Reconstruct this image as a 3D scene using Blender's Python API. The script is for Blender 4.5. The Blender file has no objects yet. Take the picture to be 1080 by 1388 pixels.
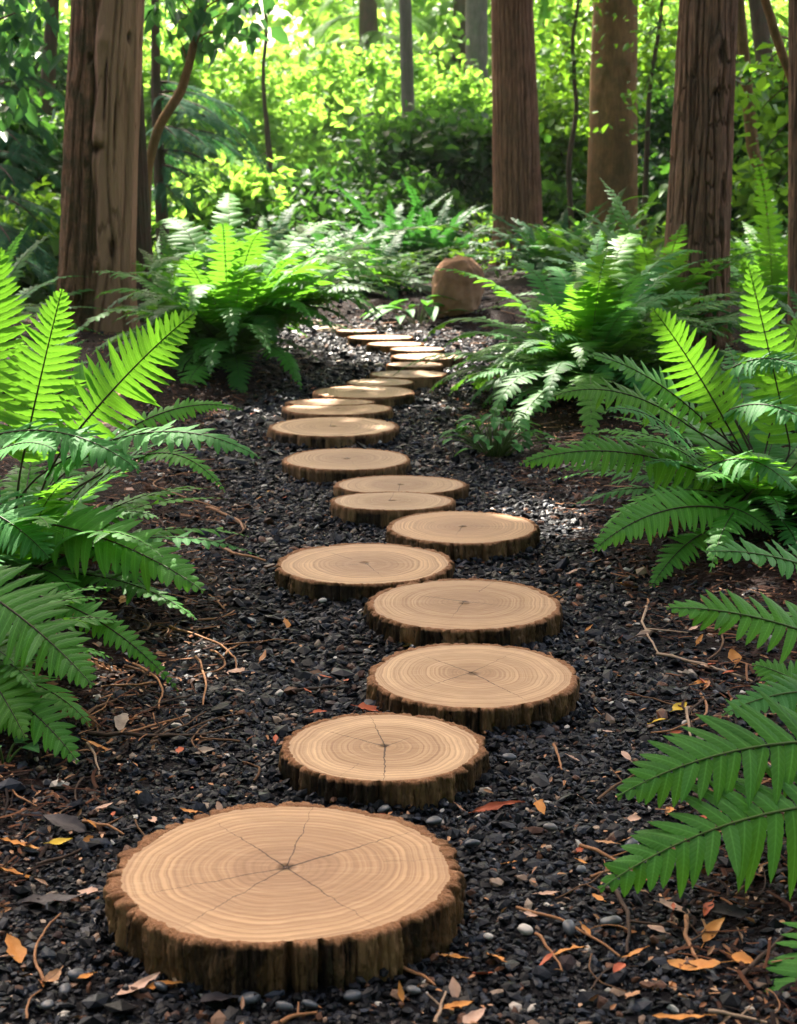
import bpy, math, random
import numpy as np
from math import radians as R
from mathutils import Vector

S = bpy.context.scene
COL = S.collection
random.seed(7)

# ------------------------------------------------------------------ camera, world, sun, exposure
CAM = np.array([0.0, 0.0, 1.2]); FPX = 2200.0; PITCH = math.atan(494 / FPX)
cd = bpy.data.cameras.new('camera'); cam = bpy.data.objects.new('camera', cd); COL.objects.link(cam)
cam.location = CAM; cam.rotation_euler = (math.pi / 2 - PITCH, 0, 0)
cd.sensor_fit = 'VERTICAL'; cd.sensor_height = 36; cd.lens = FPX / 1388 * 36
cd.clip_start = 0.05; cd.clip_end = 1000
cd.dof.use_dof = True; cd.dof.focus_distance = 3.7; cd.dof.aperture_fstop = 8.5
S.camera = cam

SUN_EL, SUN_AZ = 52.0, 12.0                      # azimuth: degrees left of straight ahead (+Y)
w = bpy.data.worlds.new('World'); S.world = w; w.use_nodes = True
wn = w.node_tree.nodes; wn.clear()
sky = wn.new('ShaderNodeTexSky'); sky.sky_type = 'NISHITA'; sky.sun_disc = False
sky.sun_elevation = R(SUN_EL); sky.sun_rotation = R(-SUN_AZ)
sky.air_density = 0.8; sky.dust_density = 4.0; sky.ozone_density = 0.4
bg = wn.new('ShaderNodeBackground'); bg.inputs[1].default_value = 0.15
wo = wn.new('ShaderNodeOutputWorld')
wb = wn.new('ShaderNodeMix'); wb.data_type = 'RGBA'; wb.blend_type = 'MULTIPLY'; wb.inputs[0].default_value = 1.0; wb.inputs[7].default_value = (1.0, .91, .80, 1)
w.node_tree.links.new(sky.outputs[0], wb.inputs[6]); w.node_tree.links.new(wb.outputs[2], bg.inputs[0]); w.node_tree.links.new(bg.outputs[0], wo.inputs[0])

sd = bpy.data.lights.new('sun', 'SUN'); sd.energy = 5.0; sd.angle = R(0.5); sd.color = (1.0, 0.93, 0.82)
sun = bpy.data.objects.new('sun', sd); COL.objects.link(sun); sun.location = (0, 10, 20)
SDIR = np.array([-math.sin(R(SUN_AZ)) * math.cos(R(SUN_EL)), math.cos(R(SUN_AZ)) * math.cos(R(SUN_EL)), math.sin(R(SUN_EL))])
sun.rotation_euler = Vector(SDIR).to_track_quat('Z', 'Y').to_euler()

vs = S.view_settings; S.display_settings.display_device = 'sRGB'
vs.view_transform = 'Standard'; vs.look = 'None'; vs.exposure = 2.36; vs.gamma = 1.0; vs.use_curve_mapping = False
S.cycles.use_denoising = True
S.cycles.max_bounces = 8; S.cycles.diffuse_bounces = 4; S.cycles.glossy_bounces = 3
S.cycles.transmission_bounces = 6; S.cycles.transparent_max_bounces = 6
S.cycles.sample_clamp_indirect = 6.0; S.cycles.caustics_reflective = False; S.cycles.caustics_refractive = False

# ------------------------------------------------------------------ helpers
FW = np.array([0, math.cos(PITCH), -math.sin(PITCH)]); UP = np.array([0, math.sin(PITCH), math.cos(PITCH)])
def ray(px, py):
    return FW + (px - 540) / FPX * np.array([1.0, 0, 0]) + (694 - py) / FPX * UP
def at(px, py, Y):                                # the point at world depth Y seen at a photo pixel
    d = ray(px, py); return CAM + d * (Y / d[1])
def on_ground(px, py, z=0.0):
    d = ray(px, py); return CAM + d * ((z - CAM[2]) / d[2])
def depth(p): return float((np.asarray(p) - CAM) @ FW)

_P = np.random.RandomState(3).permutation(256); _P = np.concatenate([_P, _P, _P])
_G = np.random.RandomState(4).normal(size=(256, 3)); _G /= np.linalg.norm(_G, axis=1)[:, None]
def noise(p):                                     # vectorised gradient noise, about -0.6..0.6
    p = np.asarray(p, float); i = np.floor(p).astype(int); f = p - i; i &= 255
    u = f * f * f * (f * (f * 6 - 15) + 10); out = 0
    for dx in (0, 1):
        for dy in (0, 1):
            for dz in (0, 1):
                h = _P[_P[_P[i[..., 0] + dx] + i[..., 1] + dy] + i[..., 2] + dz]
                g = (_G[h] * (f - np.array([dx, dy, dz]))).sum(-1)
                wt = (u[..., 0] if dx else 1 - u[..., 0]) * (u[..., 1] if dy else 1 - u[..., 1]) * (u[..., 2] if dz else 1 - u[..., 2])
                out = out + wt * g
    return out
def fbm(p, o=4):
    p = np.asarray(p, float); r = 0; a = 1
    for k in range(o): r = r + a * noise(p * 2 ** k + 17 * k); a *= .5
    return r
def n3(a, b, c): return np.stack(np.broadcast_arrays(a, b, c), -1).astype(float)
def sstep(a, b, x):
    t = np.clip((x - a) / (b - a), 0, 1); return t * t * (3 - 2 * t)
def unit(v):
    v = np.asarray(v, float); return v / (np.linalg.norm(v, axis=-1, keepdims=True) + 1e-12)

class Mesh:                                       # collects pieces, then becomes ONE mesh
    def __init__(s): s.V = []; s.Q = []; s.T = []; s.A = []; s.n = 0
    def add(s, V, Q=None, T=None, A=None):
        V = np.asarray(V, float).reshape(-1, 3)
        if Q is not None: s.Q.append(np.asarray(Q, int).reshape(-1, 4) + s.n)
        if T is not None: s.T.append(np.asarray(T, int).reshape(-1, 3) + s.n)
        A = np.zeros((len(V), 3)) if A is None else np.broadcast_to(np.asarray(A, float), (len(V), 3))
        s.V.append(V); s.A.append(A); s.n += len(V)
    def data(s, name, mats, smooth=True, mi=None, origin=(0, 0, 0)):
        V = np.concatenate(s.V) - np.asarray(origin, float)
        Q = np.concatenate(s.Q) if s.Q else np.zeros((0, 4), int); T = np.concatenate(s.T) if s.T else np.zeros((0, 3), int)
        A = np.concatenate(s.A)
        me = bpy.data.meshes.new(name); me.vertices.add(len(V)); me.vertices.foreach_set('co', V.astype(np.float32).ravel())
        L = np.concatenate([Q.ravel(), T.ravel()]); me.loops.add(len(L)); me.loops.foreach_set('vertex_index', L.astype(np.int32))
        st = np.concatenate([np.arange(len(Q)) * 4, len(Q) * 4 + np.arange(len(T)) * 3])
        me.polygons.add(len(st)); me.polygons.foreach_set('loop_start', st.astype(np.int32))
        me.polygons.foreach_set('use_smooth', np.full(len(st), smooth, bool))
        for m in mats if isinstance(mats, (list, tuple)) else [mats]: me.materials.append(m)
        if mi is not None: me.polygons.foreach_set('material_index', np.asarray(mi, np.int32))
        at_ = me.attributes.new('leaf', 'FLOAT_COLOR', 'POINT')
        at_.data.foreach_set('color', np.concatenate([A, np.ones((len(A), 1))], 1).astype(np.float32).ravel())
        me.update(); me.validate(); return me
    def obj(s, name, mats, parent=None, smooth=True, origin=(0, 0, 0), mi=None):
        o = bpy.data.objects.new(name, s.data(name, mats, smooth, mi, origin)); COL.objects.link(o)
        if parent is not None: o.parent = parent
        else: o.location = origin
        return o
def tag(o, label, cat, group=None, kind=None):
    if label: o['label'] = label
    if cat: o['category'] = cat
    if group: o['group'] = group
    if kind: o['kind'] = kind
    return o
def empty(name, loc, label, cat, group=None):
    o = bpy.data.objects.new(name, None); COL.objects.link(o); o.location = loc; o.empty_display_size = .1
    return tag(o, label, cat, group)
def grid_q(nu, nv, wrap=False, off=0):            # quads of a (nu rows, nv columns) vertex grid
    r = np.arange(nu - 1)[:, None]; c = np.arange(nv if wrap else nv - 1)[None, :]
    c2 = (c + 1) % nv
    return np.stack(np.broadcast_arrays(r * nv + c, r * nv + c2, (r + 1) * nv + c2, (r + 1) * nv + c), -1).reshape(-1, 4) + off
def tube(M, P, rad, k=8, A=None):
    P = np.asarray(P, float); n = len(P); rad = np.broadcast_to(np.asarray(rad, float), (n,))
    t = unit(np.gradient(P, axis=0)); ref = np.array([0.31, 0.17, 0.93]) if abs(unit(P[-1] - P[0])[2]) < .8 else np.array([1, .1, 0.05])
    u = unit(np.cross(t, ref)); v = np.cross(t, u); a = np.arange(k) / k * 2 * math.pi
    V = P[:, None] + rad[:, None, None] * (np.cos(a)[None, :, None] * u[:, None] + np.sin(a)[None, :, None] * v[:, None])
    M.add(V, grid_q(n, k, True), A=A)
def bez(P, s):
    P = np.asarray(P, float); s = np.asarray(s, float)[:, None]; q = 1 - s
    return q**3 * P[0] + 3 * q * q * s * P[1] + 3 * q * s * s * P[2] + s**3 * P[3]
def bezt(P, s):
    P = np.asarray(P, float); s = np.asarray(s, float)[:, None]; q = 1 - s
    return unit(3 * q * q * (P[1] - P[0]) + 6 * q * s * (P[2] - P[1]) + 3 * s * s * (P[3] - P[2]))

# ------------------------------------------------------------------ materials
class NT:
    def __init__(s, name):
        s.m = bpy.data.materials.new(name); s.m.use_nodes = True; s.t = s.m.node_tree; s.t.nodes.clear()
        s.out = s.n('ShaderNodeOutputMaterial')
    def n(s, typ, **kw):
        nd = s.t.nodes.new(typ)
        for k, v in kw.items(): setattr(nd, k, v)
        return nd
    def l(s, a, b): s.t.links.new(a, b)
    def val(s, inp, v):
        if hasattr(v, 'is_linked') or hasattr(v, 'links'): s.l(v, inp)
        else: inp.default_value = v
    def math(s, op, a, b=0.0, c=None, clamp=False):
        nd = s.n('ShaderNodeMath', operation=op, use_clamp=clamp); s.val(nd.inputs[0], a); s.val(nd.inputs[1], b)
        if c is not None: s.val(nd.inputs[2], c)
        return nd.outputs[0]
    def mix(s, f, a, b, typ='MIX'):
        nd = s.n('ShaderNodeMix', data_type='RGBA', blend_type=typ); s.val(nd.inputs[0], f)
        for i, v in ((6, a), (7, b)):
            if isinstance(v, tuple): nd.inputs[i].default_value = (*v, 1)
            else: s.l(v, nd.inputs[i])
        return nd.outputs[2]
    def obj(s): return s.n('ShaderNodeTexCoord').outputs['Object']
    def scale(s, v, sc):
        nd = s.n('ShaderNodeMapping'); s.l(v, nd.inputs[0]); nd.inputs['Scale'].default_value = sc; return nd.outputs[0]
    def noise(s, v, sc, det=4, rough=.55, dist=0, col=False):
        nd = s.n('ShaderNodeTexNoise'); s.l(v, nd.inputs['Vector']); nd.inputs['Scale'].default_value = sc
        nd.inputs['Detail'].default_value = det; nd.inputs['Roughness'].default_value = rough; nd.inputs['Distortion'].default_value = dist
        return nd.outputs[1 if col else 0]
    def ramp(s, f, stops):
        nd = s.n('ShaderNodeValToRGB'); s.l(f, nd.inputs[0]); e = nd.color_ramp.elements
        while len(e) < len(stops): e.new(.5)
        for x, (p, c) in zip(e, stops): x.position = p; x.color = (*c, 1) if isinstance(c, tuple) else (c, c, c, 1)
        return nd.outputs[0]
    def sepattr(s):
        a = s.n('ShaderNodeAttribute', attribute_name='leaf'); sp = s.n('ShaderNodeSeparateColor'); s.l(a.outputs['Color'], sp.inputs[0])
        return sp.outputs
    def bump(s, h, strength, dist=.01):
        nd = s.n('ShaderNodeBump'); s.l(h, nd.inputs['Height']); nd.inputs['Strength'].default_value = strength; nd.inputs['Distance'].default_value = dist
        return nd.outputs[0]
    def pbr(s, col, rough, nrm=None, spec=.5, out=True):
        p = s.n('ShaderNodeBsdfPrincipled')
        if isinstance(col, tuple): p.inputs['Base Color'].default_value = (*col, 1)
        else: s.l(col, p.inputs['Base Color'])
        s.val(p.inputs['Roughness'], rough); p.inputs['Specular IOR Level'].default_value = spec
        if nrm is not None: s.l(nrm, p.inputs['Normal'])
        if out: s.l(p.outputs[0], s.out.inputs[0])
        return p

def leaf_mat(name, dark, mid, light, trans, tmix=.4, rough=.42, spec=.4, veins=0, vein_col=None):
    t = NT(name); r, v, x = t.sepattr()[:3]
    nz = t.noise(t.obj(), 9, 3)
    f = t.math('ADD', t.math('MULTIPLY', r, .75), t.math('MULTIPLY', nz, .35))
    col = t.ramp(f, [(.15, dark), (.55, mid), (.95, light)])
    nrm = None
    if veins:
        # side veins run obliquely from the midrib to the edge
        ph = t.math('ADD', t.math('MULTIPLY', x, veins), t.math('MULTIPLY', v, -veins * .12))
        wv = t.math('PINGPONG', ph, .5)
        rib = t.math('LESS_THAN', v, .10)
        line = t.math('MAXIMUM', t.math('MULTIPLY', t.math('LESS_THAN', wv, .1), .35), rib)
        col = t.mix(t.math('MULTIPLY', line, .5), col, vein_col or tuple(c * 1.6 for c in light))
        nrm = t.bump(t.math('ADD', t.math('MULTIPLY', wv, 1.0), t.math('MULTIPLY', rib, -.6)), .35, .002)
    p = t.pbr(col, rough, nrm, spec * .55, out=False)
    tr = t.n('ShaderNodeBsdfTranslucent')
    tc = t.mix(.65, col, trans); t.l(tc, tr.inputs[0])
    mx = t.n('ShaderNodeMixShader'); mx.inputs[0].default_value = tmix
    t.l(p.outputs[0], mx.inputs[1]); t.l(tr.outputs[0], mx.inputs[2]); t.l(mx.outputs[0], t.out.inputs[0])
    return t.m

M_ = {}
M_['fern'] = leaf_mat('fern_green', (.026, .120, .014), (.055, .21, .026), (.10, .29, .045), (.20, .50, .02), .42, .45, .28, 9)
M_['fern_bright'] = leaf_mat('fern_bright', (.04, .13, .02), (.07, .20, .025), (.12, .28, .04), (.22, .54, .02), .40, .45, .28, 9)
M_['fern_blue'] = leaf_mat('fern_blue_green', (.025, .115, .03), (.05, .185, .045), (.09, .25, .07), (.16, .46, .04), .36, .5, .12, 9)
M_['fern_shade'] = leaf_mat('fern_shade', (.012, .06, .020), (.022, .09, .03), (.04, .13, .04), (.06, .24, .02), .35, .5, .2)  # shade of the ferns farther back, put into a darker leaf colour
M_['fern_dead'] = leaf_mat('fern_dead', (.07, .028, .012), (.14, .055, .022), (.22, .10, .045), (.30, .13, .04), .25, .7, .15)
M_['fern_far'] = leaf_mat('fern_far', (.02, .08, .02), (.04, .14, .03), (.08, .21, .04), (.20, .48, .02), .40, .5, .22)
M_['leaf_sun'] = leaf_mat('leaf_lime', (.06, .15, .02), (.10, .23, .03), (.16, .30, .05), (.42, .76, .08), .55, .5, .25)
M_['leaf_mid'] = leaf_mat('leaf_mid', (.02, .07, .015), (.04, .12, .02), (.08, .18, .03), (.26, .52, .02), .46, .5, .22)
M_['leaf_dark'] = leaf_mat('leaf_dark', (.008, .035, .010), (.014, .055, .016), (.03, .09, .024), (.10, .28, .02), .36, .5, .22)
M_['leaf_hang'] = leaf_mat('leaf_hanging', (.018, .06, .03), (.03, .10, .04), (.05, .14, .05), (.10, .30, .04), .35, .4, .4)
M_['leaf_broad'] = leaf_mat('leaf_broad', (.03, .11, .03), (.055, .19, .05), (.09, .26, .06), (.14, .40, .02), .38, .5, .2, 7)
M_['leaf_yellow'] = leaf_mat('leaf_yellow_green', (.14, .25, .03), (.22, .34, .04), (.30, .42, .06), (.5, .7, .05), .45, .4, .4)
M_['sprig'] = leaf_mat('conifer_spray', (.012, .055, .03), (.022, .085, .045), (.04, .12, .06), (.06, .22, .04), .36, .7, .05)

def plain(name, c1, c2, rough, sc=30, spec=.3, bump=.4):
    t = NT(name); nz = t.noise(t.obj(), sc, 5, .6)
    t.pbr(t.mix(t.ramp(nz, [(.3, 0.0), (.7, 1.0)]), c1, c2), rough, t.bump(nz, bump, .004), spec * .5); return t.m
M_['rachis_dark'] = plain('rachis_dark', (.025, .018, .010), (.05, .035, .015), .5)
M_['rachis_green'] = plain('rachis_green', (.05, .10, .02), (.09, .13, .03), .5)
M_['twig'] = plain('twig_bark', (.06, .030, .015), (.17, .085, .04), .7)
M_['stem'] = plain('stem_bark', (.035, .022, .013), (.08, .05, .028), .8)
M_['rock'] = None

def bark_mat(name, ridge, groove, moss=None, moss_amt=0., fiber=1.0, pale=None):
    t = NT(name); o = t.obj(); a = t.sepattr()
    lo = t.noise(t.scale(o, (1, 1, .10)), 46, 6, .62, .6)
    fi = t.noise(t.scale(o, (1, 1, .045)), 130, 4, .6)
    bl = t.noise(t.scale(o, (1, 1, .5)), 5.5, 4, .6)
    f = t.math('ADD', t.math('MULTIPLY', a[0], .75), t.math('MULTIPLY', t.math('SUBTRACT', lo, .35), .8))
    col = t.mix(t.ramp(f, [(.1, 0.0), (.8, 1.0)]), groove, ridge)
    col = t.mix(t.ramp(fi, [(.30, .75), (.48, 0.0)]), col, tuple(c * 1.3 for c in groove))
    col = t.mix(t.ramp(fi, [(.46, 0.0), (.75, .55)]), col, tuple(min(1, c * 2.0) for c in ridge))
    col = t.mix(t.ramp(bl, [(.45, 0.0), (.7, .5)]), col, tuple(c * .55 for c in ridge))
    if moss:
        mk = t.math('MULTIPLY', t.ramp(t.noise(o, 7, 5, .7), [(.40, 0.0), (.62, 1.0)]), moss_amt)
        if moss_amt > 1: mk = t.math('MULTIPLY', t.math('MULTIPLY', mk, 1 / moss_amt), a[1])
        col = t.mix(mk, col, moss)
    if pale:
        col = t.mix(a[2], col, pale)
    h = t.math('ADD', t.math('MULTIPLY', lo, 1.0), t.math('MULTIPLY', fi, .8))
    t.pbr(col, .82, t.bump(h, min(1, .85 * fiber), .022), .1); return t.m
M_['bark_peel'] = bark_mat('bark_peeling_cedar', (.30, .145, .072), (.045, .018, .008), (.085, .058, .024), 1.4, 1.3, (.52, .275, .16))
M_['bark_red'] = bark_mat('bark_red_cedar', (.32, .145, .08), (.045, .016, .008), (.06, .06, .03), .25)
M_['bark_smooth'] = bark_mat('bark_smooth', (.25, .13, .05), (.15, .07, .027), (.07, .06, .016), .6, .6)
M_['bark_plate'] = bark_mat('bark_plated', (.37, .185, .105), (.028, .011, .006), (.13, .11, .07), .35, 1.4)
M_['bark_grey'] = bark_mat('bark_grey', (.16, .13, .10), (.09, .07, .05), (.08, .10, .05), .5, .6)
M_['bark_far'] = bark_mat('bark_far', (.11, .065, .04), (.05, .028, .018), (.05, .07, .03), .5, .8)

# ------------------------------------------------------------------ the log slices: where they lie
#        px   py    w    h     ysc
SLICES = [(388, 1177, 484, .080, .95, 'largest log slice, closest of the path, with a ragged bark rim and long radial cracks'),
          (519, 1011, 280, .056, .98, 'log slice directly behind the largest one, pale face with wide brown bark ring'),
          (642, 914, 287, .056, 1.0, 'third log slice of the path, rim scalloped, overlapping view of the slice behind'),
          (629, 818, 268, .056, .98, 'fourth log slice of the path, dark star crack at its centre'),
          (494, 763, 244, .056, .96, 'fifth log slice of the path, lying on the side of the fallen-leaf bank'),
          (627, 714, 207, .055, .98, 'sixth log slice, beside the sunlit patch of gravel'),
          (532, 679, 171, .056, .72, 'seventh log slice, pressed against the slightly larger one behind it'),
          (543, 657, 182, .050, .72, 'eighth log slice, partly covered by the one pressed against its front'),
          (470, 622, 175, .054, .94, 'ninth log slice, small pith ring, standing alone on gravel'),
          (452, 578, 178, .054, .92, 'tenth log slice, widest of the middle group, with thick dark bark'),
          (457, 554, 151, .052, .72, 'eleventh log slice, touching a half-hidden slice behind it'),
          (449, 545, 122, .054, .5, 'half-hidden twelfth log slice tucked behind the eleventh'),
          (493, 531, 138, .060, .86, 'thirteenth log slice, greyish face, at the start of the bend'),
          (515, 518, 93, .056, .8, 'fourteenth log slice, small with reddish bark end'),
          (553, 507, 106, .056, .72, 'fifteenth log slice, shaded grey face before the sunlit ones'),
          (562, 494, 78, .052, .72, 'sixteenth log slice, small and half sunlit'),
          (578, 483, 97, .052, .7, 'seventeenth log slice, bright in the sun, outermost at the bend'),
          (566, 473, 74, .050, .7, 'eighteenth log slice, sunlit small oval'),
          (537, 466, 78, .050, .68, 'nineteenth log slice, sunlit, curving back toward the ferns'),
          (516, 457, 91, .050, .62, 'twentieth log slice, long thin sunlit oval'),
          (483, 448, 56, .046, .62, 'last small sunlit log slice beside the pale stones')]
SL = []
for (px, py, wpx, h, ysc, lab) in SLICES:
    c = on_ground(px, py, h); SL.append((c[0], c[1], wpx / FPX * depth(c) / 2, h, ysc, lab))
_py = np.array([0, 1.5] + [s[1] for s in SL[::1]] + [10.6, 11.4, 12.5]); _px = np.array([.0, .0] + [s[0] for s in SL] + [-.7, -1.5, -3.2])
_o = np.argsort(_py); _py = _py[_o]; _px = _px[_o]
_yy = np.linspace(0, 14, 141); _xx = np.interp(_yy, _py, _px); _xx = np.convolve(np.pad(_xx, 6, 'edge'), np.ones(13) / 13, 'valid')
def path_x(y): return np.interp(y, _yy, _xx)
def path_off(x, y):                               # how far outside the gravel, 0 on it
    return np.abs(x - path_x(y)) - (.62 + .05 * np.sin(y * 2.1) + .75 * sstep(8.6, 10.5, y))
def ground_z(x, y):
    x = np.asarray(x, float); y = np.asarray(y, float)
    d = path_off(x, y) + .12 * noise(n3(x * 2, y * 2, 3.3))
    z = .11 * sstep(-.02, .7, d) + .10 * sstep(1.0, 5, d)
    z = z + .03 * noise(n3(x * 1.3, y * 1.3, 0)) * sstep(0, 1, d) + .012 * noise(n3(x * 5, y * 5, 9.))
    z = z + .008 * noise(n3(x * 22, y * 22, 4.)) + .25 * noise(n3(x * .12, y * .12, 7.)) * sstep(15, 40, np.hypot(x, y))
    return z

# ------------------------------------------------------------------ ground and path gravel
def axis(segs):
    out = [np.array([segs[0][0]])]
    for a, b, st in segs: out.append(np.linspace(a, b, max(2, int(round((b - a) / st)) + 1))[1:])
    return np.concatenate(out)
gx = np.concatenate([-np.geomspace(260, 2.6, 34)[:-1], axis([(-2.6, -1.6, .06), (-1.6, 1.6, .022), (1.6, 2.6, .06)]), np.geomspace(2.6, 260, 34)[1:]])
gy = np.concatenate([-np.geomspace(120, 1, 14)[:-1], axis([(-1, 1.8, .2), (1.8, 5, .02), (5, 9, .04), (9, 14, .09)]), np.geomspace(14, 400, 34)[1:]])
GX, GY = np.meshgrid(gx, gy); GZ = ground_z(GX, GY)
g = Mesh(); g.add(np.stack([GX, GY, GZ], -1), grid_q(len(gy), len(gx)), A=n3(sstep(.15, -.12, path_off(GX, GY) + .2 * noise(n3(GX * 3, GY * 3, 1.))), 0, 0).reshape(-1, 3))
t = NT('forest_soil'); o = t.obj(); a = t.sepattr()
big = t.noise(o, 6, 6, .7); fine = t.noise(o, 70, 5, .7)
vor = t.n('ShaderNodeTexVoronoi'); t.l(o, vor.inputs[0]); vor.inputs['Scale'].default_value = 62
soil = t.ramp(fine, [(.3, (.004, .0018, .0012)), (.55, (.012, .0045, .003)), (.8, (.042, .014, .007))])
soil = t.mix(t.ramp(big, [(.35, 0.0), (.7, .7)]), soil, (.024, .008, .0045))
grav = t.ramp(vor.outputs['Color'], [(.1, (.005, .004, .005)), (.7, (.012, .011, .013)), (.98, (.035, .028, .024))])
col = t.mix(a[0], soil, grav)
t.pbr(col, .75, t.bump(t.math('ADD', fine, t.math('MULTIPLY', vor.outputs['Distance'], -1.2)), .9, .02), .08)
M_['soil'] = t.m
tag(g.obj('ground', M_['soil']), None, None, kind='structure')

rs = np.random.RandomState(11)
ICO = np.array([(0, 0, -1), (.7236, -.5257, -.4472), (-.2764, -.8506, -.4472), (-.8944, 0, -.4472), (-.2764, .8506, -.4472), (.7236, .5257, -.4472),
                (.2764, -.8506, .4472), (-.7236, -.5257, .4472), (-.7236, .5257, .4472), (.2764, .8506, .4472), (.8944, 0, .4472), (0, 0, 1)])
ICT = np.array([(0, 1, 2), (1, 0, 5), (0, 2, 3), (0, 3, 4), (0, 4, 5), (1, 5, 10), (2, 1, 6), (3, 2, 7), (4, 3, 8), (5, 4, 9), (1, 10, 6), (2, 6, 7), (3, 7, 8),
                (4, 8, 9), (5, 9, 10), (6, 10, 11), (7, 6, 11), (8, 7, 11), (9, 8, 11), (10, 9, 11)])
OCT = np.array([(1, 0, 0), (0, 1, 0), (-1, 0, 0), (0, -1, 0), (0, 0, 1), (0, 0, -1)], float)
OCF = np.array([(0, 1, 4), (1, 2, 4), (2, 3, 4), (3, 0, 4), (1, 0, 5), (2, 1, 5), (3, 2, 5), (0, 3, 5)])
def rotm(n, rs, tilt=.5):
    a = rs.uniform(0, 6.283, n); b = rs.normal(0, tilt, n); c = rs.normal(0, tilt, n)
    ca, sa, cb, sb, cc, sc = np.cos(a), np.sin(a), np.cos(b), np.sin(b), np.cos(c), np.sin(c); z = np.zeros(n); o = z + 1
    Rz = np.stack([ca, -sa, z, sa, ca, z, z, z, o], -1).reshape(n, 3, 3)
    Rx = np.stack([o, z, z, z, cb, -sb, z, sb, cb], -1).reshape(n, 3, 3)
    Ry = np.stack([cc, z, sc, z, o, z, -sc, z, cc], -1).reshape(n, 3, 3)
    return Ry @ Rx @ Rz
def in_slice(x, y, m=.0):
    r = np.zeros(len(x), bool)
    for (cx, cy, rad, h, ysc, lab) in SL: r |= ((x - cx) ** 2 + ((y - cy) / ysc) ** 2) < (rad + m) ** 2
    return r
def chips(M, n, y0, y1, size, shape, faces, jit, hw=.68, flat=(.28, .5), pw=1.0):
    y = y0 + (y1 - y0) * rs.uniform(0, 1, n) ** pw; x = path_x(y) + rs.uniform(-1, 1, n) * (hw + .8 * sstep(8.6, 10.5, y)) * (1 + .25 * rs.normal(size=n))
    x = np.where(rs.uniform(size=n) < .08, rs.uniform(-1.2, 1.2, n) * np.minimum(y * .3 + .2, 1.6), x)
    k = ~in_slice(x, y, -.004) & (np.abs(x) < y * .27 + .12); x, y = x[k], y[k]; n = len(x)
    s = size * np.exp(rs.normal(0, .38, n)); sc = np.stack([s, s * rs.uniform(.5, .85, n), s * rs.uniform(*flat, n)], -1)
    V = shape[None] * (1 + rs.uniform(-jit, jit, (n, len(shape), 1))) + rs.normal(0, jit * .35, (n, len(shape), 3))
    V = (V * sc[:, None]) @ rotm(n, rs, .42).transpose(0, 2, 1)
    c = np.stack([x, y, ground_z(x, y) + s * rs.uniform(-.05, .45, n)], -1)
    F = faces[None] + (np.arange(n) * len(shape))[:, None, None]
    A = np.stack([rs.uniform(size=n), rs.uniform(size=n), rs.uniform(size=n)], -1)
    M.add(V + c[:, None], T=F, A=np.repeat(A, len(shape), 0))
gm = Mesh()
chips(gm, 29000, 1.85, 3.6, .0070, ICO, ICT, .24, flat=(.25, .6))
chips(gm, 1100, 1.85, 4.5, .0125, ICO, ICT, .16)
chips(gm, 17000, 3.4, 6.2, .0095, ICO, ICT, .24)
chips(gm, 15000, 6.0, 12.0, .014, OCT, OCF, .25)
chips(gm, 12000, 9.5, 14.0, .017, OCT, OCF, .25)
for (cx, cy, rad, h, ysc, lab) in SL[:13]:               # gravel banked against the slices
    n = int(1500 * rad); a = rs.uniform(0, 6.283, n); rr = rad * (1.0 + .09 * rs.uniform(0, 1, n) ** 1.3 + .03 * noise(n3(np.cos(a) * 2, np.sin(a) * 2, cx * 9)))
    x = cx + rr * np.cos(a); y = cy + rr * ysc * np.sin(a); sz = .0085 * np.exp(rs.normal(0, .35, n)); sc = np.stack([sz, sz * rs.uniform(.5, .85, n), sz * rs.uniform(.3, .6, n)], -1)
    V = ICO[None] * (1 + rs.uniform(-.24, .24, (n, 12, 1))) + rs.normal(0, .08, (n, 12, 3)); V = (V * sc[:, None]) @ rotm(n, rs, .6).transpose(0, 2, 1)
    c = np.stack([x, y, ground_z(x, y) + (rad * 1.10 - rr) / rad * .11 * rs.uniform(.3, 1, n) + .004], -1)
    gm.add(V + c[:, None], T=ICT[None] + (np.arange(n) * 12)[:, None, None], A=np.repeat(rs.uniform(size=(n, 3)), 12, 0))
t = NT('slate_chips'); a = t.sepattr(); o = t.obj()
col = t.ramp(a[0], [(.0, (.002, .002, .003)), (.5, (.0045, .005, .007)), (.78, (.010, .0125, .019)), (.90, (.026, .032, .046)), (.915, (.05, .022, .014)), (.965, (.14, .06, .03)), (.987, (.34, .25, .18)), (.996, (.55, .50, .44))])
nz = t.noise(o, 160, 4, .6); col = t.mix(t.ramp(nz, [(.35, 0.0), (.75, .35)]), col, (.012, .011, .012))
t.pbr(col, t.math('ADD', t.math('MULTIPLY', a[1], .35), .3), t.bump(nz, .35, .003), .16)
M_['gravel'] = t.m
tag(gm.obj('path_gravel', M_['gravel'], smooth=False), 'dark slate gravel covering the winding path', 'gravel', kind='stuff')

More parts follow.
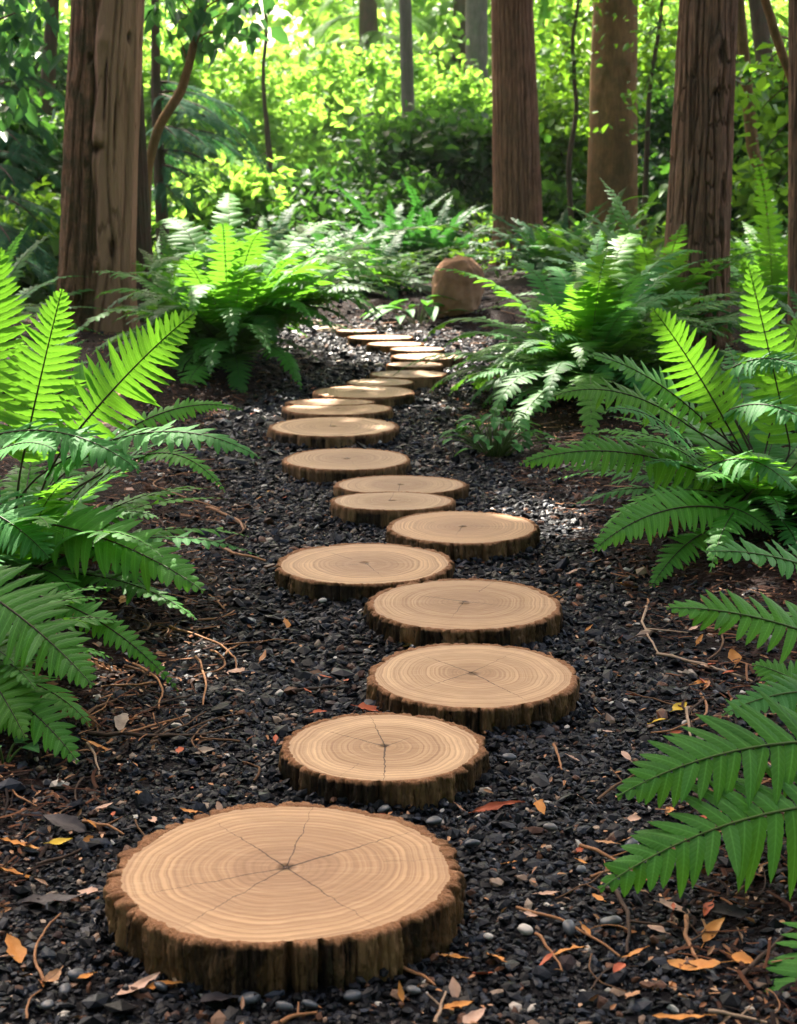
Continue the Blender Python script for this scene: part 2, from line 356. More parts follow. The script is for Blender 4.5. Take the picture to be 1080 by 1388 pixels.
# ------------------------------------------------------------------ log slices
def slice_mats(i, R0, cracks, rs):
    t = NT('cut_wood'); o = t.obj(); r_, v_, x_ = t.sepattr()[:3]
    sx = t.n('ShaderNodeSeparateXYZ'); t.l(o, sx.inputs[0]); X, Y = sx.outputs[0], sx.outputs[1]
    off = t.n('ShaderNodeMapping'); t.l(o, off.inputs[0]); off.inputs['Location'].default_value = (i * 3.7, i * 1.3, 0); ov = off.outputs[0]
    wob = t.noise(ov, 1.1 / R0, 2, .5); wob2 = t.noise(ov, 5 / R0, 3, .5)
    X = t.math('ADD', X, R0 * rs.uniform(-.07, .07) * (i > 0)); Y = t.math('ADD', Y, R0 * rs.uniform(-.07, .07) * (i > 0))
    rr = t.math('DIVIDE', t.math('SQRT', t.math('ADD', t.math('MULTIPLY', X, X), t.math('MULTIPLY', Y, Y))), R0)
    rw = t.math('ADD', rr, t.math('ADD', t.math('MULTIPLY', t.math('SUBTRACT', wob, .5), .22), t.math('MULTIPLY', t.math('SUBTRACT', wob2, .5), .035)))
    cx = t.n('ShaderNodeCombineXYZ'); t.l(rw, cx.inputs[0]); cx.inputs[1].default_value = i * 7.3
    ring = t.noise(cx.outputs[0], rs.uniform(17, 36) if i else 28, 3, .75)
    ring2 = t.math('PINGPONG', t.math('MULTIPLY', t.math('POWER', rw, rs.uniform(.9, 1.4)), rs.uniform(13, 24) if i else 22), .5)
    broad = t.noise(cx.outputs[0], 4.5, 2, .5)
    hv = rs.uniform(.86, 1.12); gv = rs.uniform(.95, 1.06); sapwood = (.53 * hv, .325 * hv * gv, .168 * hv * gv * gv); heart = (.30 * hv, .165 * hv * gv, .082 * hv)
    base = t.mix(t.ramp(t.math('ADD', rr, t.math('MULTIPLY', t.math('SUBTRACT', broad, .5), .8)), [(.25, 0.0), (.75, 1.0)]), heart, sapwood)
    base = t.mix(t.ramp(ring, [(.38, .8), (.56, 0.0)]), base, (.24, .12, .055))
    base = t.mix(t.math('MULTIPLY', t.ramp(ring2, [(.0, 1.0), (.25, 0.0)]), .55), base, (.20, .10, .048))
    base = t.mix(t.ramp(t.math('ADD', rr, t.math('MULTIPLY', t.math('SUBTRACT', wob2, .5), .12)), [(.80, 0.0), (.93, .55)]), base, (.33, .175, .085))
    # radial rays and saw marks
    ang = t.math('ARCTAN2', Y, X); cr = t.n('ShaderNodeCombineXYZ'); t.l(ang, cr.inputs[0]); t.l(t.math('MULTIPLY', rr, .7), cr.inputs[1])
    rays = t.noise(cr.outputs[0], 38, 3, .6); saw = t.noise(t.scale(ov, (4, 46, 1)), 6, 2)
    base = t.mix(t.ramp(rays, [(.5, 0.0), (.8, .28)]), base, (.34, .20, .11))
    base = t.mix(t.ramp(saw, [(.48, 0.0), (.75, .28)]), base, (.60, .41, .24))
    blot = t.noise(ov, 9, 5, .65); base = t.mix(t.ramp(blot, [(.45, 0.0), (.75, .5)]), base, (.30, .17, .09))
    ck = None
    wn_ = t.math('MULTIPLY', t.math('SUBTRACT', t.noise(ov, 9 / R0, 3, .6), .5), t.math('MULTIPLY', t.math('MINIMUM', rr, .4), .16 * R0))
    for (an, l0, l1, wd) in cracks:
        ca, sa = math.cos(an), math.sin(an)
        al = t.math('ADD', t.math('MULTIPLY', X, ca), t.math('MULTIPLY', Y, sa))
        pe = t.math('ABSOLUTE', t.math('ADD', t.math('SUBTRACT', t.math('MULTIPLY', X, -sa), t.math('MULTIPLY', Y, -ca)), wn_))
        wdn = t.math('MULTIPLY', t.math('SUBTRACT', 1.1, t.math('DIVIDE', al, l1 * R0)), wd * rs.uniform(.5, 1.0))
        m = t.math('MULTIPLY', t.math('LESS_THAN', pe, wdn), t.math('GREATER_THAN', al, l0 * R0)) if l0 > 0 else t.math('MULTIPLY', t.math('LESS_THAN', pe, wdn), t.math('GREATER_THAN', al, 0.0))
        m = t.math('MULTIPLY', m, t.math('LESS_THAN', al, l1 * R0))
        ck = m if ck is None else t.math('MAXIMUM', ck, m)
    pith = t.math('LESS_THAN', t.math('ADD', rr, t.math('MULTIPLY', t.math('SUBTRACT', t.noise(ov, 60, 3), .5), .035)), .022)
    ck = pith if ck is None else t.math('MAXIMUM', ck, pith)
    col = t.mix(t.math('MULTIPLY', ck, .88), base, (.05, .022, .012))
    h = t.math('SUBTRACT', t.math('ADD', t.math('MULTIPLY', ring, .25), t.math('MULTIPLY', saw, .15)), t.math('MULTIPLY', ck, 2.0))
    t.pbr(col, .62, t.bump(h, .5, .004), .3)
    return t.m
t = NT('slice_bark'); a = t.sepattr(); o = t.obj()
lo = t.noise(t.scale(o, (1, 1, .16)), 60, 5, .65, .4); hi = t.noise(t.scale(o, (1, 1, .3)), 210, 4, .65); pt = t.noise(o, 22, 4, .65)
side = t.ramp(t.math('ADD', t.math('MULTIPLY', lo, .8), t.math('MULTIPLY', t.math('SUBTRACT', a[0], .5), .5)), [(.22, (.035, .019, .009)), (.5, (.21, .108, .046)), (.8, (.50, .28, .12))])
crk = t.noise(t.scale(o, (1, 1, .12)), 34, 5, .7, 1.2); side = t.mix(t.ramp(crk, [(.33, 1.0), (.40, 0.0)]), side, (.010, .006, .004))
side = t.mix(t.ramp(pt, [(.55, 0.0), (.68, .6)]), side, (.05, .045, .018))
side = t.mix(t.ramp(t.noise(o, 13, 3), [(.56, 0.0), (.68, .6)]), side, (.20, .10, .035))
top = t.ramp(t.math('ADD', t.math('MULTIPLY', hi, .5), t.math('MULTIPLY', pt, .5)), [(.3, (.16, .065, .026)), (.5, (.32, .145, .062)), (.72, (.46, .25, .125))])
col = t.mix(a[1], side, top)
t.pbr(col, .85, t.bump(t.math('ADD', t.math('ADD', lo, t.math('MULTIPLY', hi, .6)), crk), 1.0, .012), .25)
M_['slice_bark'] = t.m

def log_slice(i, cx, cy, Rm, h, ysc, lab):
    rs = np.random.RandomState(100 + i); near = i < 4
    na = 1100 if i == 0 else 640 if i < 6 else 240 if i < 13 else 120
    root = empty('log_slice', (cx, cy, 0), lab, 'log slice', 'log slice stepping stones along the path')
    th = np.arange(na) / na * 2 * math.pi; c, s = np.cos(th), np.sin(th)
    wob = 1 + .05 * noise(n3(c * 1.2 + i * 5, s * 1.2, i)) + .02 * noise(n3(c * 4, s * 4 + i * 3, i)) 
    Rout = Rm * wob
    # bark plates: random plate borders round the rim
    npl = int(30 + 6 * rs.rand()) if i == 0 else int(22 + 6 * rs.rand())
    b = np.sort(rs.permutation(np.cumsum(rs.uniform(.35, 1.9, npl)))); b = b / b[-1] * 2 * math.pi * .999
    k = np.searchsorted(b, th) % npl; prev = b[(k - 1) % npl]; nxt = b[k]
    d0 = (th - prev) % (2 * math.pi); d1 = (nxt - th) % (2 * math.pi); dmin = np.minimum(d0, d1) * Rm
    plate = rs.uniform(-.5, .5, npl)[k]; gw = .12 + rs.uniform(0, 1, npl) ** 1.6 * 2.1
    gdepth = np.where(d0 < d1, gw[(k - 1) % npl], gw[k]); groove = np.exp(-(dmin / (.0045 * (.6 + gdepth * .5))) ** 2) * gdepth
    bt = Rm * (.075 if i in (0, 1) else .065)
    fine = noise(n3(c * 40, s * 40, i + .5)) + .7 * noise(n3(c * 90, s * 90, i + .7))
    ser = np.abs(noise(n3(c * 11, s * 11, i + 21.))) * 2
    rim = Rout + Rm * (.026 * plate + .016 * fine + .05 * (ser - .5)) - groove * bt * .5
    inner = Rout - bt * (1.15 + .35 * noise(n3(c * 14, s * 14, i + 3.)) + .15 * fine)
    def ringv(r, z): return np.stack([r * c, r * s * ysc, np.broadcast_to(z, r.shape)], -1)
    # cut face: polar sheet, slightly proud in the middle
    nr = 14; M = Mesh(); rows = []
    for q in np.linspace(0.02, 1, nr): rows.append(ringv(inner * q, h + .0015 * (1 - q) + .0009 * noise(n3(c * q * 6, s * q * 6, i + 1.5))))
    V = np.concatenate(rows + [np.array([[0, 0, h + .0015]])]); Q = grid_q(nr, na, True)
    T = np.stack([np.full(na, nr * na), np.arange(na), (np.arange(na) + 1) % na], -1)
    M.add(V, Q, T)
    ncr = {0: 7, 1: 5, 2: 5, 3: 4, 4: 4, 5: 3}.get(i, 3 if i < 10 else 2)
    cr = []
    base = rs.uniform(0, 6.28)
    for q in range(ncr):
        cr.append((base + q * 6.283 / ncr + rs.uniform(-.35, .35), 0 if q % 3 != 2 else rs.uniform(.2, .45), rs.uniform(.55, .95), Rm * rs.uniform(.004, .009)))
    if i == 0: cr = [(1.45, 0, .97, .0016), (.62, 0, .95, .0022), (2.2, 0, .8, .0017), (4.1, 0, .99, .0016), (5.35, 0, .95, .0019), (3.55, 0, .93, .0018), (.15, .55, .95, .0014)]
    if i == 1: cr = [(1.75, 0, .95, .0022), (4.70, 0, .99, .0021), (2.5, 0, .9, .0018), (.8, 0, .5, .0014), (4.2, .5, .95, .0014)]
    if i == 2: cr = [(2.25, 0, .8, .0017), (.95, 0, .85, .0017), (5.25, 0, .95, .0019), (3.9, 0, .75, .0014)]
    M.obj('cut_face', slice_mats(i, Rm, cr, rs), root)
    # bark: ring on top, a rolled lip, then the furrowed side
    B = Mesh(); rows = []; att = []
    u = noise(n3(c * 9, s * 9, i + 8.)); lip = .004 + .004 * u
    for q, zz in ((0., .0004), (.35, .0018), (.7, .0012)):
        rows.append(ringv(inner + (rim - inner) * q, h + zz + (.002 * fine if q else 0) - groove * .004 * q)); att.append(np.stack([plate + .5, np.ones(na), groove], -1))
    nz = 22 if i < 6 else 7
    for q in np.linspace(0, 1, nz):
        z = h - lip * (1 - q) * .6 - q * (h + .03) - groove * .004 * (1 - q)
        zz = np.broadcast_to(z, (na,))
        bulge = Rm * (.010 * math.sin(q * 3.1) - .004) + Rm * .024 * fbm(n3(c * 13, s * 13, zz * 9 + i), 4) + Rm * .006 * noise(n3(c * 60, s * 60, zz * 12))
        cr_ = noise(n3(c * 15 + .25 * zz * 9, s * 15, zz * 5 + i)); cr2 = noise(n3(c * 34, s * 34, zz * 16 + i + 4.))
        bulge = bulge - Rm * (.030 * np.exp(-(cr_ / .045) ** 2) + .014 * np.exp(-(cr2 / .05) ** 2)) * min(1, q * 5) + Rm * .012 * np.round(noise(n3(c * 8, s * 8, zz * 26 + i)) * 3)
        wander = groove * bt * .55
        rows.append(ringv(rim + bulge - wander * (.3 + .7 * q), z)); att.append(np.stack([plate + .5, np.full(na, 1. if q == 0 else 0.), groove], -1))
    B.add(np.concatenate(rows), grid_q(len(rows), na, True), A=np.concatenate(att))
    B.obj('bark', M_['slice_bark'], root)
    return root
for i, s_ in enumerate(SL): log_slice(i, *s_)

# ------------------------------------------------------------------ trees
def trunk_mesh(pts, Y, H, style, rs, ns=None):
    """pts: (px, py, width px) down the trunk at depth Y; extended to the ground and up to H."""
    C = np.array([at(p[0], p[1], Y) for p in pts]); rad = np.array([p[2] / 2 / FPX * depth(c) for p, c in zip(pts, C)])
    o = np.argsort(C[:, 2]); C, rad = C[o], rad[o]
    zt, zb = C[-1, 2], C[0, 2]; slx = (C[-1, 0] - C[0, 0]) / max(.3, zt - zb)
    nvis = int(max(40, min(260, 420 * 9 / Y))); near = style != 'far'
    zs = np.concatenate([np.linspace(-.12, max(zt, .6) + .25, nvis), np.linspace(max(zt, .6) + .25, H, 22)[1:]])
    X = np.interp(zs, C[:, 2], C[:, 0]); X = np.where(zs > zt, C[-1, 0] + (zs - zt) * slx * .6, X); X = np.where(zs < zb, C[0, 0] - (zb - zs) * slx, X)
    Rr = np.interp(zs, C[:, 2], rad); tp = np.clip((zs - zt) / (H - zt), 0, 1); Rr = Rr * (1 - .85 * tp)
    g0 = float(ground_z(X[0], Y)); Rr = Rr * (1 + .22 * np.exp(-np.maximum(zs - g0, 0) / .16))
    na = ns or int(max(24, min(300, rad[0] * FPX / Y * 5.2)))
    th = np.arange(na) / na * 6.2832; c, s = np.cos(th)[None], np.sin(th)[None]; z = zs[:, None]; k = rs.rand() * 50
    rm = rad.mean()
    d = .06 * noise(n3(c * 1.1 + k, s * 1.1, z * .9)); r0 = np.zeros((len(zs), na)) + .5; mk = np.zeros_like(r0); pl = np.zeros_like(r0)
    if style in ('plate', 'red', 'peel', 'far'):
        N = {'plate': 21, 'red': 28, 'peel': 15, 'far': 16}[style]; fz = {'plate': 1.5, 'red': 1.0, 'peel': .9, 'far': 1.6}[style]; am = {'plate': .85, 'red': .65, 'peel': 1.0, 'far': .8}[style]
        u = th[None] * N / 6.2832 + am * 1.6 * noise(n3(c * 2.3 + k, s * 2.3, z * fz)) + .55 * am * noise(n3(c * 6 + k, s * 6, z * fz * 2.7 + 5))
        fr = np.abs(u - np.round(u)); cell = np.round(u)
        gd = np.clip(1 - fr / .2, 0, 1) ** 1.2
        brk = .5 + .5 * noise(n3(np.floor(u) * 7.3, 0 * u + k, z * (3.2 if style == 'plate' else 1.1)))
        gd = gd * np.clip(.35 + 1.4 * brk, 0, 1.2)
        # breaks across the plates
        vz = z * (6.5 if style == 'plate' else 2.3) + 9 * noise(n3(np.floor(u) * 3.1 + .5, 0 * u, k)) + .5 * noise(n3(c * 9, s * 9, z * 3))
        hb = np.clip(1 - np.abs(vz - np.round(vz)) / .09, 0, 1) * (noise(n3(np.floor(u) * 5.7 + .3, np.round(vz) * 3.3, k)) > (-.02 if style == 'plate' else .12))
        gd = np.maximum(gd, hb * .7)
        dep = {'plate': .15, 'red': .075, 'peel': .07, 'far': .07}[style]
        lift = .030 * noise(n3(np.floor(u) * 4.7 + .5, np.floor(vz) * 2.3 + .5, k)) * (1.4 if style == 'plate' else .7)
        fib = .016 * noise(n3(c * 26 + k, s * 26, z * 4)) + (.030 * noise(n3(c * 14 + k, s * 14, z * 9)) if style == 'plate' else 0) + .010 * noise(n3(c * 60, s * 60, z * 6))
        d = d - dep * gd + lift + fib; r0 = np.clip(.62 - .6 * gd + lift * 6, 0, 1)
    if style == 'smooth':
        d = d + .02 * fbm(n3(c * 3 + k, s * 3, z * 2), 4) + .006 * noise(n3(c * 24, s * 24, z * 20)); r0 = .5 + .8 * noise(n3(c * 3, s * 3 + k, z * 2))
    if style == 'peel':
        # a long torn sheet of bark stands proud of the older, mossy surface; holes and knots in it
        ang = (th[None] - 4.75 + math.pi) % 6.2832 - math.pi          # 0 faces the camera, + to its right side
        edge = .05 + .30 * noise(n3(z * 1.3, 0 * z + 3.1, k)) + .16 * noise(n3(z * 5, 0 * z + 1.7, k)) + .10 * np.sin(z * 2.4 + 1)
        sheet = sstep(-.03, .04, ang - edge) * sstep(1.9, 1.7, ang)
        d = d + .05 * sheet - .018 * sstep(.08, 0, np.abs(ang - edge + .05)) * (1 - sheet)
        ridge = np.exp(-((ang - 1.02 - .10 * noise(n3(z * 1.2, 0 * z, k + 2))) / .07) ** 2); d = d + .07 * ridge
        fl = noise(n3(c * 4 + k, s * 4, z * 2.6)); d = d + .022 * np.round(fl * 5) / 2.5 * (1 - .4 * sheet) + .02 * fbm(n3(c * 9 + k, s * 9, z * 5), 3)
        mk = (1 - sheet) * np.ones_like(r0); pl = np.clip(sheet * .75 * (.4 + r0), 0, 1)
        wob = noise(n3(c * 7, s * 7, z * 14)) * .9
        for (pa, pz, ra, rz, dd) in [(-.28, 1.72, .075, .030, -.2), (.85, 1.84, .06, .03, -.2), (.1, 1.83, .16, .05, .10),
                                     (.02, 1.26, .2, .055, .17), (.02, 1.19, .14, .022, -.25), (-.2, 1.1, .08, .03, -.12), (.55, .6, .1, .06, -.14), (.15, .52, .14, .05, .13), (.5, 1.35, .03, .16, -.1), (.2, 1.5, .03, .2, -.12)]:
            q = np.exp(-(((ang - pa) / ra) ** 2 + ((z - pz) / rz) ** 2) * np.exp(wob * 1.6)); d = d + dd * q
            if dd < 0: r0 = np.clip(r0 - q, 0, 1); pl = pl * (1 - np.clip(q * 1.5, 0, 1))
    if style in ('plate',):
        ang = (th[None] - 4.75 + math.pi) % 6.2832 - math.pi
        for (pa, pz, ra, rz, dd) in [(.25, 1.70, .30, .10, .15), (.30, 1.69, .13, .045, -.32), (.12, 1.52, .16, .04, .13), (.14, 1.485, .09, .018, -.2)]:
            q = np.exp(-((ang - pa) / ra) ** 2 - ((z - pz) / rz) ** 2); d = d + dd * q
            if dd < 0: r0 = np.clip(r0 - q, 0, 1)
    if style == 'smooth' and rm > .15:
        ang = (th[None] - 4.75 + math.pi) % 6.2832 - math.pi
        for (pa, pz, ra, rz, dd) in [(.45, 1.95, .24, .07, .13), (.40, 1.95, .1, .03, -.16), (-.7, 1.85, .25, .09, .10)]:
            q = np.exp(-((ang - pa) / ra) ** 2 - ((z - pz) / rz) ** 2); d = d + dd * q
    rr = Rr[:, None] * (1 + d)
    V = np.stack([X[:, None] + rr * c, Y + .0 * z + rr * s, z + 0 * rr], -1)
    M = Mesh(); M.add(V, grid_q(len(zs), na, True), A=np.stack([r0, mk, pl], -1).reshape(-1, 3))
    def axis_at(zq): return np.array([np.interp(zq, zs, X), Y, zq])
    return M, axis_at, Rr[0]

def leaf_cards(M, P, nrm, dirv, L, Wd, rs, rnd=None, fold=.18, curl=.12):
    """six-point folded leaves at P, blade normal nrm, pointing along dirv."""
    n = len(P); d = unit(dirv - (dirv * nrm).sum(-1, keepdims=True) * nrm); b = np.cross(nrm, d)
    L = np.broadcast_to(L, (n,))[:, None]; Wd = np.broadcast_to(Wd, (n,))[:, None]
    def pt(x, y, z): return P + d * L * x + b * Wd * y + nrm * (L * z)
    V = np.stack([pt(0, 0, 0), pt(.30, .5, fold * .5), pt(.68, .36, fold * .3 - curl * .4), pt(1, 0, -curl), pt(.68, -.36, fold * .3 - curl * .4), pt(.30, -.5, fold * .5)], 1)
    base = (np.arange(n) * 6)[:, None]
    Q = np.concatenate([base + np.array([[0, 1, 2, 3]]), base + np.array([[0, 3, 4, 5]])])
    r = rs.uniform(size=n) if rnd is None else rnd
    A = np.zeros((n, 6, 3)); A[..., 0] = r[:, None]; A[:, [1, 2, 4, 5], 1] = 1; A[:, :, 2] = np.array([0, .3, .68, 1, .68, .3])
    M.add(V.reshape(-1, 3), Q, A=A.reshape(-1, 3))

GAPS = []                                        # (ground-level target point, radius): where sun falls through the canopy
for (px, py, rad) in [(742, 706, .16), (690, 492, .30), (430, 440, .45), (490, 450, .5), (540, 466, .5), (580, 483, .45)]:
    GAPS.append((on_ground(px, py), rad))
for (px, py, Y, rad) in [(60, 470, 4.3, .22), (190, 480, 4.2, .20), (10, 400, 4.5, .2), (925, 470, 4.9, .16), (1040, 440, 5.1, .16), (350, 400, 8.4, .5), (270, 380, 8.9, .4), (740, 400, 7.3, .3), (700, 420, 7.2, .25), (820, 370, 8.2, .3), (440, 350, 12.6, .4), (1000, 420, 10.2, .5)]:
    GAPS.append((at(px, py, Y), rad))
def cut_gaps(P):
    keep = np.ones(len(P), bool)
    for c, rad in GAPS:
        v = P - c; tt = v @ SDIR; keep &= ~((np.linalg.norm(v - tt[:, None] * SDIR, axis=1) < rad + (.14 if c[2] < .05 else .07)) & (tt > 0))
    return keep
def crown_leaves(M, centers, rc, per, L, rs, flat=.6, cut=True, upw=.8):
    n = len(centers) * per; P = np.repeat(centers, per, 0) + rs.normal(size=(n, 3)) * (np.repeat(np.broadcast_to(rc, (len(centers),)), per)[:, None] * np.array([1, 1, flat])) * .55
    if cut: P = P[cut_gaps(P)]
    n = len(P); nr = unit(rs.normal(size=(n, 3)) * .75 + np.array([0, 0, upw])); dv = unit(rs.normal(size=(n, 3)) + np.array([0, 0, -.25]))
    l = L * np.exp(rs.normal(0, .25, n)); leaf_cards(M, P, nr, dv, l, l * rs.uniform(.5, .75, n), rs)

def tree(label, pts, Y, H, style, mat, seed, crown=None, group='trees along the path', name='tree', cat='tree', leafmat='leaf_mid'):
    rs = np.random.RandomState(seed); M, ax, r0 = trunk_mesh(pts, Y, H, style, rs)
    b = ax(0.0); root = empty(name, (b[0], Y, 0), label, cat, group)
    # limbs rise from the upper trunk into the crown
    if crown:
        z0, z1, cr, ncl, per, L = crown; W = Mesh(); cs = []
        for k in range(ncl):
            z = z0 + (z1 - z0) * rs.uniform() ** .8; f = 1 - .55 * ((z - z0) / (z1 - z0)); a = rs.uniform(0, 6.283); rr = cr * f * math.sqrt(rs.uniform(.03, 1))
            p = ax(z) + np.array([math.cos(a) * rr, math.sin(a) * rr, rs.normal(0, .15)]); cs.append(p)
            if k % 3 == 0:
                q = ax(max(z - rr * .45, z0 * .8)); s_ = np.linspace(0, 1, 5)[:, None]; tube(W, q * (1 - s_) + p * s_ + np.array([0, 0, .25]) * np.sin(s_ * 3.14) * .5, np.linspace(.035, .008, 5), 5)
        W.obj('limb', M_['stem'], root, origin=(b[0], Y, 0))
        C = Mesh(); crown_leaves(C, np.array(cs), rs.uniform(.45, .9, ncl), per, L, rs); C.obj('crown', M_[leafmat], root, origin=(b[0], Y, 0))
    M.obj('trunk', M_[mat], root, origin=(b[0], Y, 0))
    return root, ax

BIG = (4.6, 12.5, 3.1, 120, 60, .20)
tree('thick cedar trunk with torn peeling bark, holes and a mossy side', [(145, 0, 95), (138, 150, 97), (128, 400, 102)], 10.2, 14, 'peel', 'bark_peel', 1, BIG)
tree('slimmer dark trunk standing close behind the peeling-bark cedar', [(168, 0, 36), (184, 350, 46)], 11.4, 12, 'red', 'bark_far', 2, (5, 11, 2.4, 60, 60, .2))
tree('straight red-brown cedar with fine vertical bark strips, beside the boulder', [(694, 0, 57), (704, 375, 68)], 15.1, 15, 'red', 'bark_red', 3, BIG)
tree('smooth olive-brown trunk with a knot, between two rougher trunks', [(834, 0, 61), (828, 330, 69)], 17.3, 15, 'smooth', 'bark_smooth', 4, BIG)
tree('large trunk with deeply furrowed plated bark and a dark knot hole', [(960, 0, 79), (952, 200, 83), (939, 440, 91)], 9.1, 14, 'plate', 'bark_plate', 5, BIG)
tree('thin leaning brown stem behind the furrowed trunk', [(1003, 20, 15), (1020, 200, 17), (1058, 350, 19)], 12.5, 7, 'smooth', 'bark_smooth', 6, (4.6, 7, 1.6, 30, 50, .18))
tree('orange-brown trunk half hidden behind the furrowed trunk', [(1000, 120, 22), (1012, 230, 24), (1020, 330, 27)], 18.5, 10, 'far', 'bark_far', 7, (5.5, 10, 2, 40, 50, .2))
tree('dark rough trunk cut by the picture edge beside the big fern', [(1086, 0, 34), (1085, 400, 34)], 7.9, 11, 'plate', 'bark_plate', 8, (4.6, 11, 2.6, 70, 60, .2))
tree('distant brown trunk high between leaning stems', [(1026, 0, 24), (1040, 110, 25), (1046, 200, 26)], 22, 11, 'far', 'bark_far', 9, (6, 11, 2.2, 40, 50, .22))
tree('slender pale grey trunk far off at the end of the path', [(549, 0, 17), (553, 150, 18), (555, 310, 20)], 23.6, 11, 'smooth', 'bark_grey', 10, (6.5, 11, 2.0, 30, 50, .22))
tree('faded greenish trunk far off beside the red-brown cedar', [(646, 0, 30), (646, 150, 31)], 29, 13, 'smooth', 'bark_grey', 11, (7.5, 13, 2.4, 40, 50, .24))
tree('dark leaning trunk in the shade near the hanging maple leaves', [(72, 0, 17), (62, 150, 22), (52, 255, 26)], 15.5, 9, 'far', 'bark_far', 12, (5, 9, 2.0, 40, 50, .2))
# ------------------------------------------------------------------ ferns
def frond_mesh(P, W, npair, K, rs, b=None, nrm=None, stip=.12, droop=.18, fold=.25, phi=(8, 48), serr=.10, bend=.05, prof=(.5, .28, 1.5), gap=1.06, shape=2.3, twist=0.0, missing=.0):
    """one pinnate frond along the Bezier P: blade mesh and rachis mesh."""
    P = np.asarray(P, float); s = stip + (1 - stip) * (np.linspace(0, 1, npair) ** .93) * .985
    p = bez(P, s); t = bezt(P, s); npp = len(s)
    if nrm is not None: n = unit(nrm - (t @ np.asarray(nrm))[:, None] * t); bb = np.cross(t, n)
    else: bb = np.broadcast_to(unit(b), t.shape); n = np.cross(bb, t); n = unit(n); bb = np.cross(t, n)
    if twist:
        a = twist * (s - .4); n2 = n * np.cos(a)[:, None] + bb * np.sin(a)[:, None]; bb = np.cross(t, n2); n = n2
    u = (s - stip) / (1 - stip); L = W * np.minimum(1, prof[0] + (1 - prof[0]) * u / prof[1]) * np.maximum(0, 1 - u ** prof[2]) ** .85
    L = L * (1 + rs.normal(0, .05, npp)) + W * .02
    ln = np.linalg.norm(np.diff(bez(P, np.linspace(0, 1, 60)), axis=0), axis=1).sum(); sp = ln * np.gradient(s)
    V = []; A = []; x = np.linspace(0, 1, K + 1); fr = rs.uniform(.1, .9)
    for sd in (1, -1):
        ph = np.radians(phi[0] + (phi[1] - phi[0]) * u ** 1.5) + rs.normal(0, .075, npp)
        dr = np.cos(ph)[:, None] * bb * sd + np.sin(ph)[:, None] * t; wv = np.cross(n, dr)
        Lj = L * (1 + rs.normal(0, .05, npp)) * (rs.uniform(size=npp) > missing); dj = droop * (1 + rs.normal(0, .5, npp)); lf = rs.normal(.02, .09, npp)
        wm = sp * .5 * gap * (.55 + .45 * np.cos(ph))
        wm = np.minimum(wm, Lj * .42)
        sh = (.86 + .14 * sstep(0, .10, x)) * np.maximum(0, 1 - x ** shape) ** .8
        ser = 1 + serr * np.where(np.arange(K + 1) % 2 == 0, -1, 1)
        hw = wm[:, None] * (sh * ser)[None]
        mid = p[:, None] + Lj[:, None, None] * (x[None, :, None] * dr[:, None] + (lf[:, None] * x - dj[:, None] * x ** 2)[..., None] * n[:, None] + (bend * x ** 2)[None, :, None] * t[:, None])
        e1 = mid + hw[..., None] * wv[:, None] - (fold * hw)[..., None] * n[:, None]
        e2 = mid - hw[..., None] * wv[:, None] - (fold * hw)[..., None] * n[:, None]
        V.append(np.stack([e1, mid, e2], 2))                       # npair, K+1, 3, 3
        a = np.zeros((npp, K + 1, 3, 3)); a[..., 0] = np.clip(fr + rs.normal(0, .10, npp), 0, 1)[:, None, None]; a[:, :, (0, 2), 1] = 1; a[..., 2] = x[None, :, None]
        A.append(a)
    V = np.concatenate(V); A = np.concatenate(A); per = (K + 1) * 3; q = grid_q(K + 1, 3)
    F = q[None] + (np.arange(len(V)) * per)[:, None, None]
    M = Mesh(); M.add(V.reshape(-1, 3), F.reshape(-1, 4), A=A.reshape(-1, 3))
    hwid = .0010 + .004 * W; rib = np.stack([p - hwid * bb, p + hwid * bb], 1); ra = np.zeros((npp * 2, 3)); ra[:, 0] = fr
    M.add(rib.reshape(-1, 3), grid_q(npp, 2), A=ra)
    T = Mesh(); sr = np.linspace(0, 1, 16); tube(T, bez(P, sr) - 0 * P[0], np.linspace(1, .25, 16) * (.0022 + .008 * W), 5)
    return M, T

def add_frond(root, org, mat, rach, *a, **k):
    M, T = frond_mesh(*a, **k); f = M.obj('frond', M_[mat], root, origin=org); T.obj('rachis', M_[rach], f, origin=org); return f

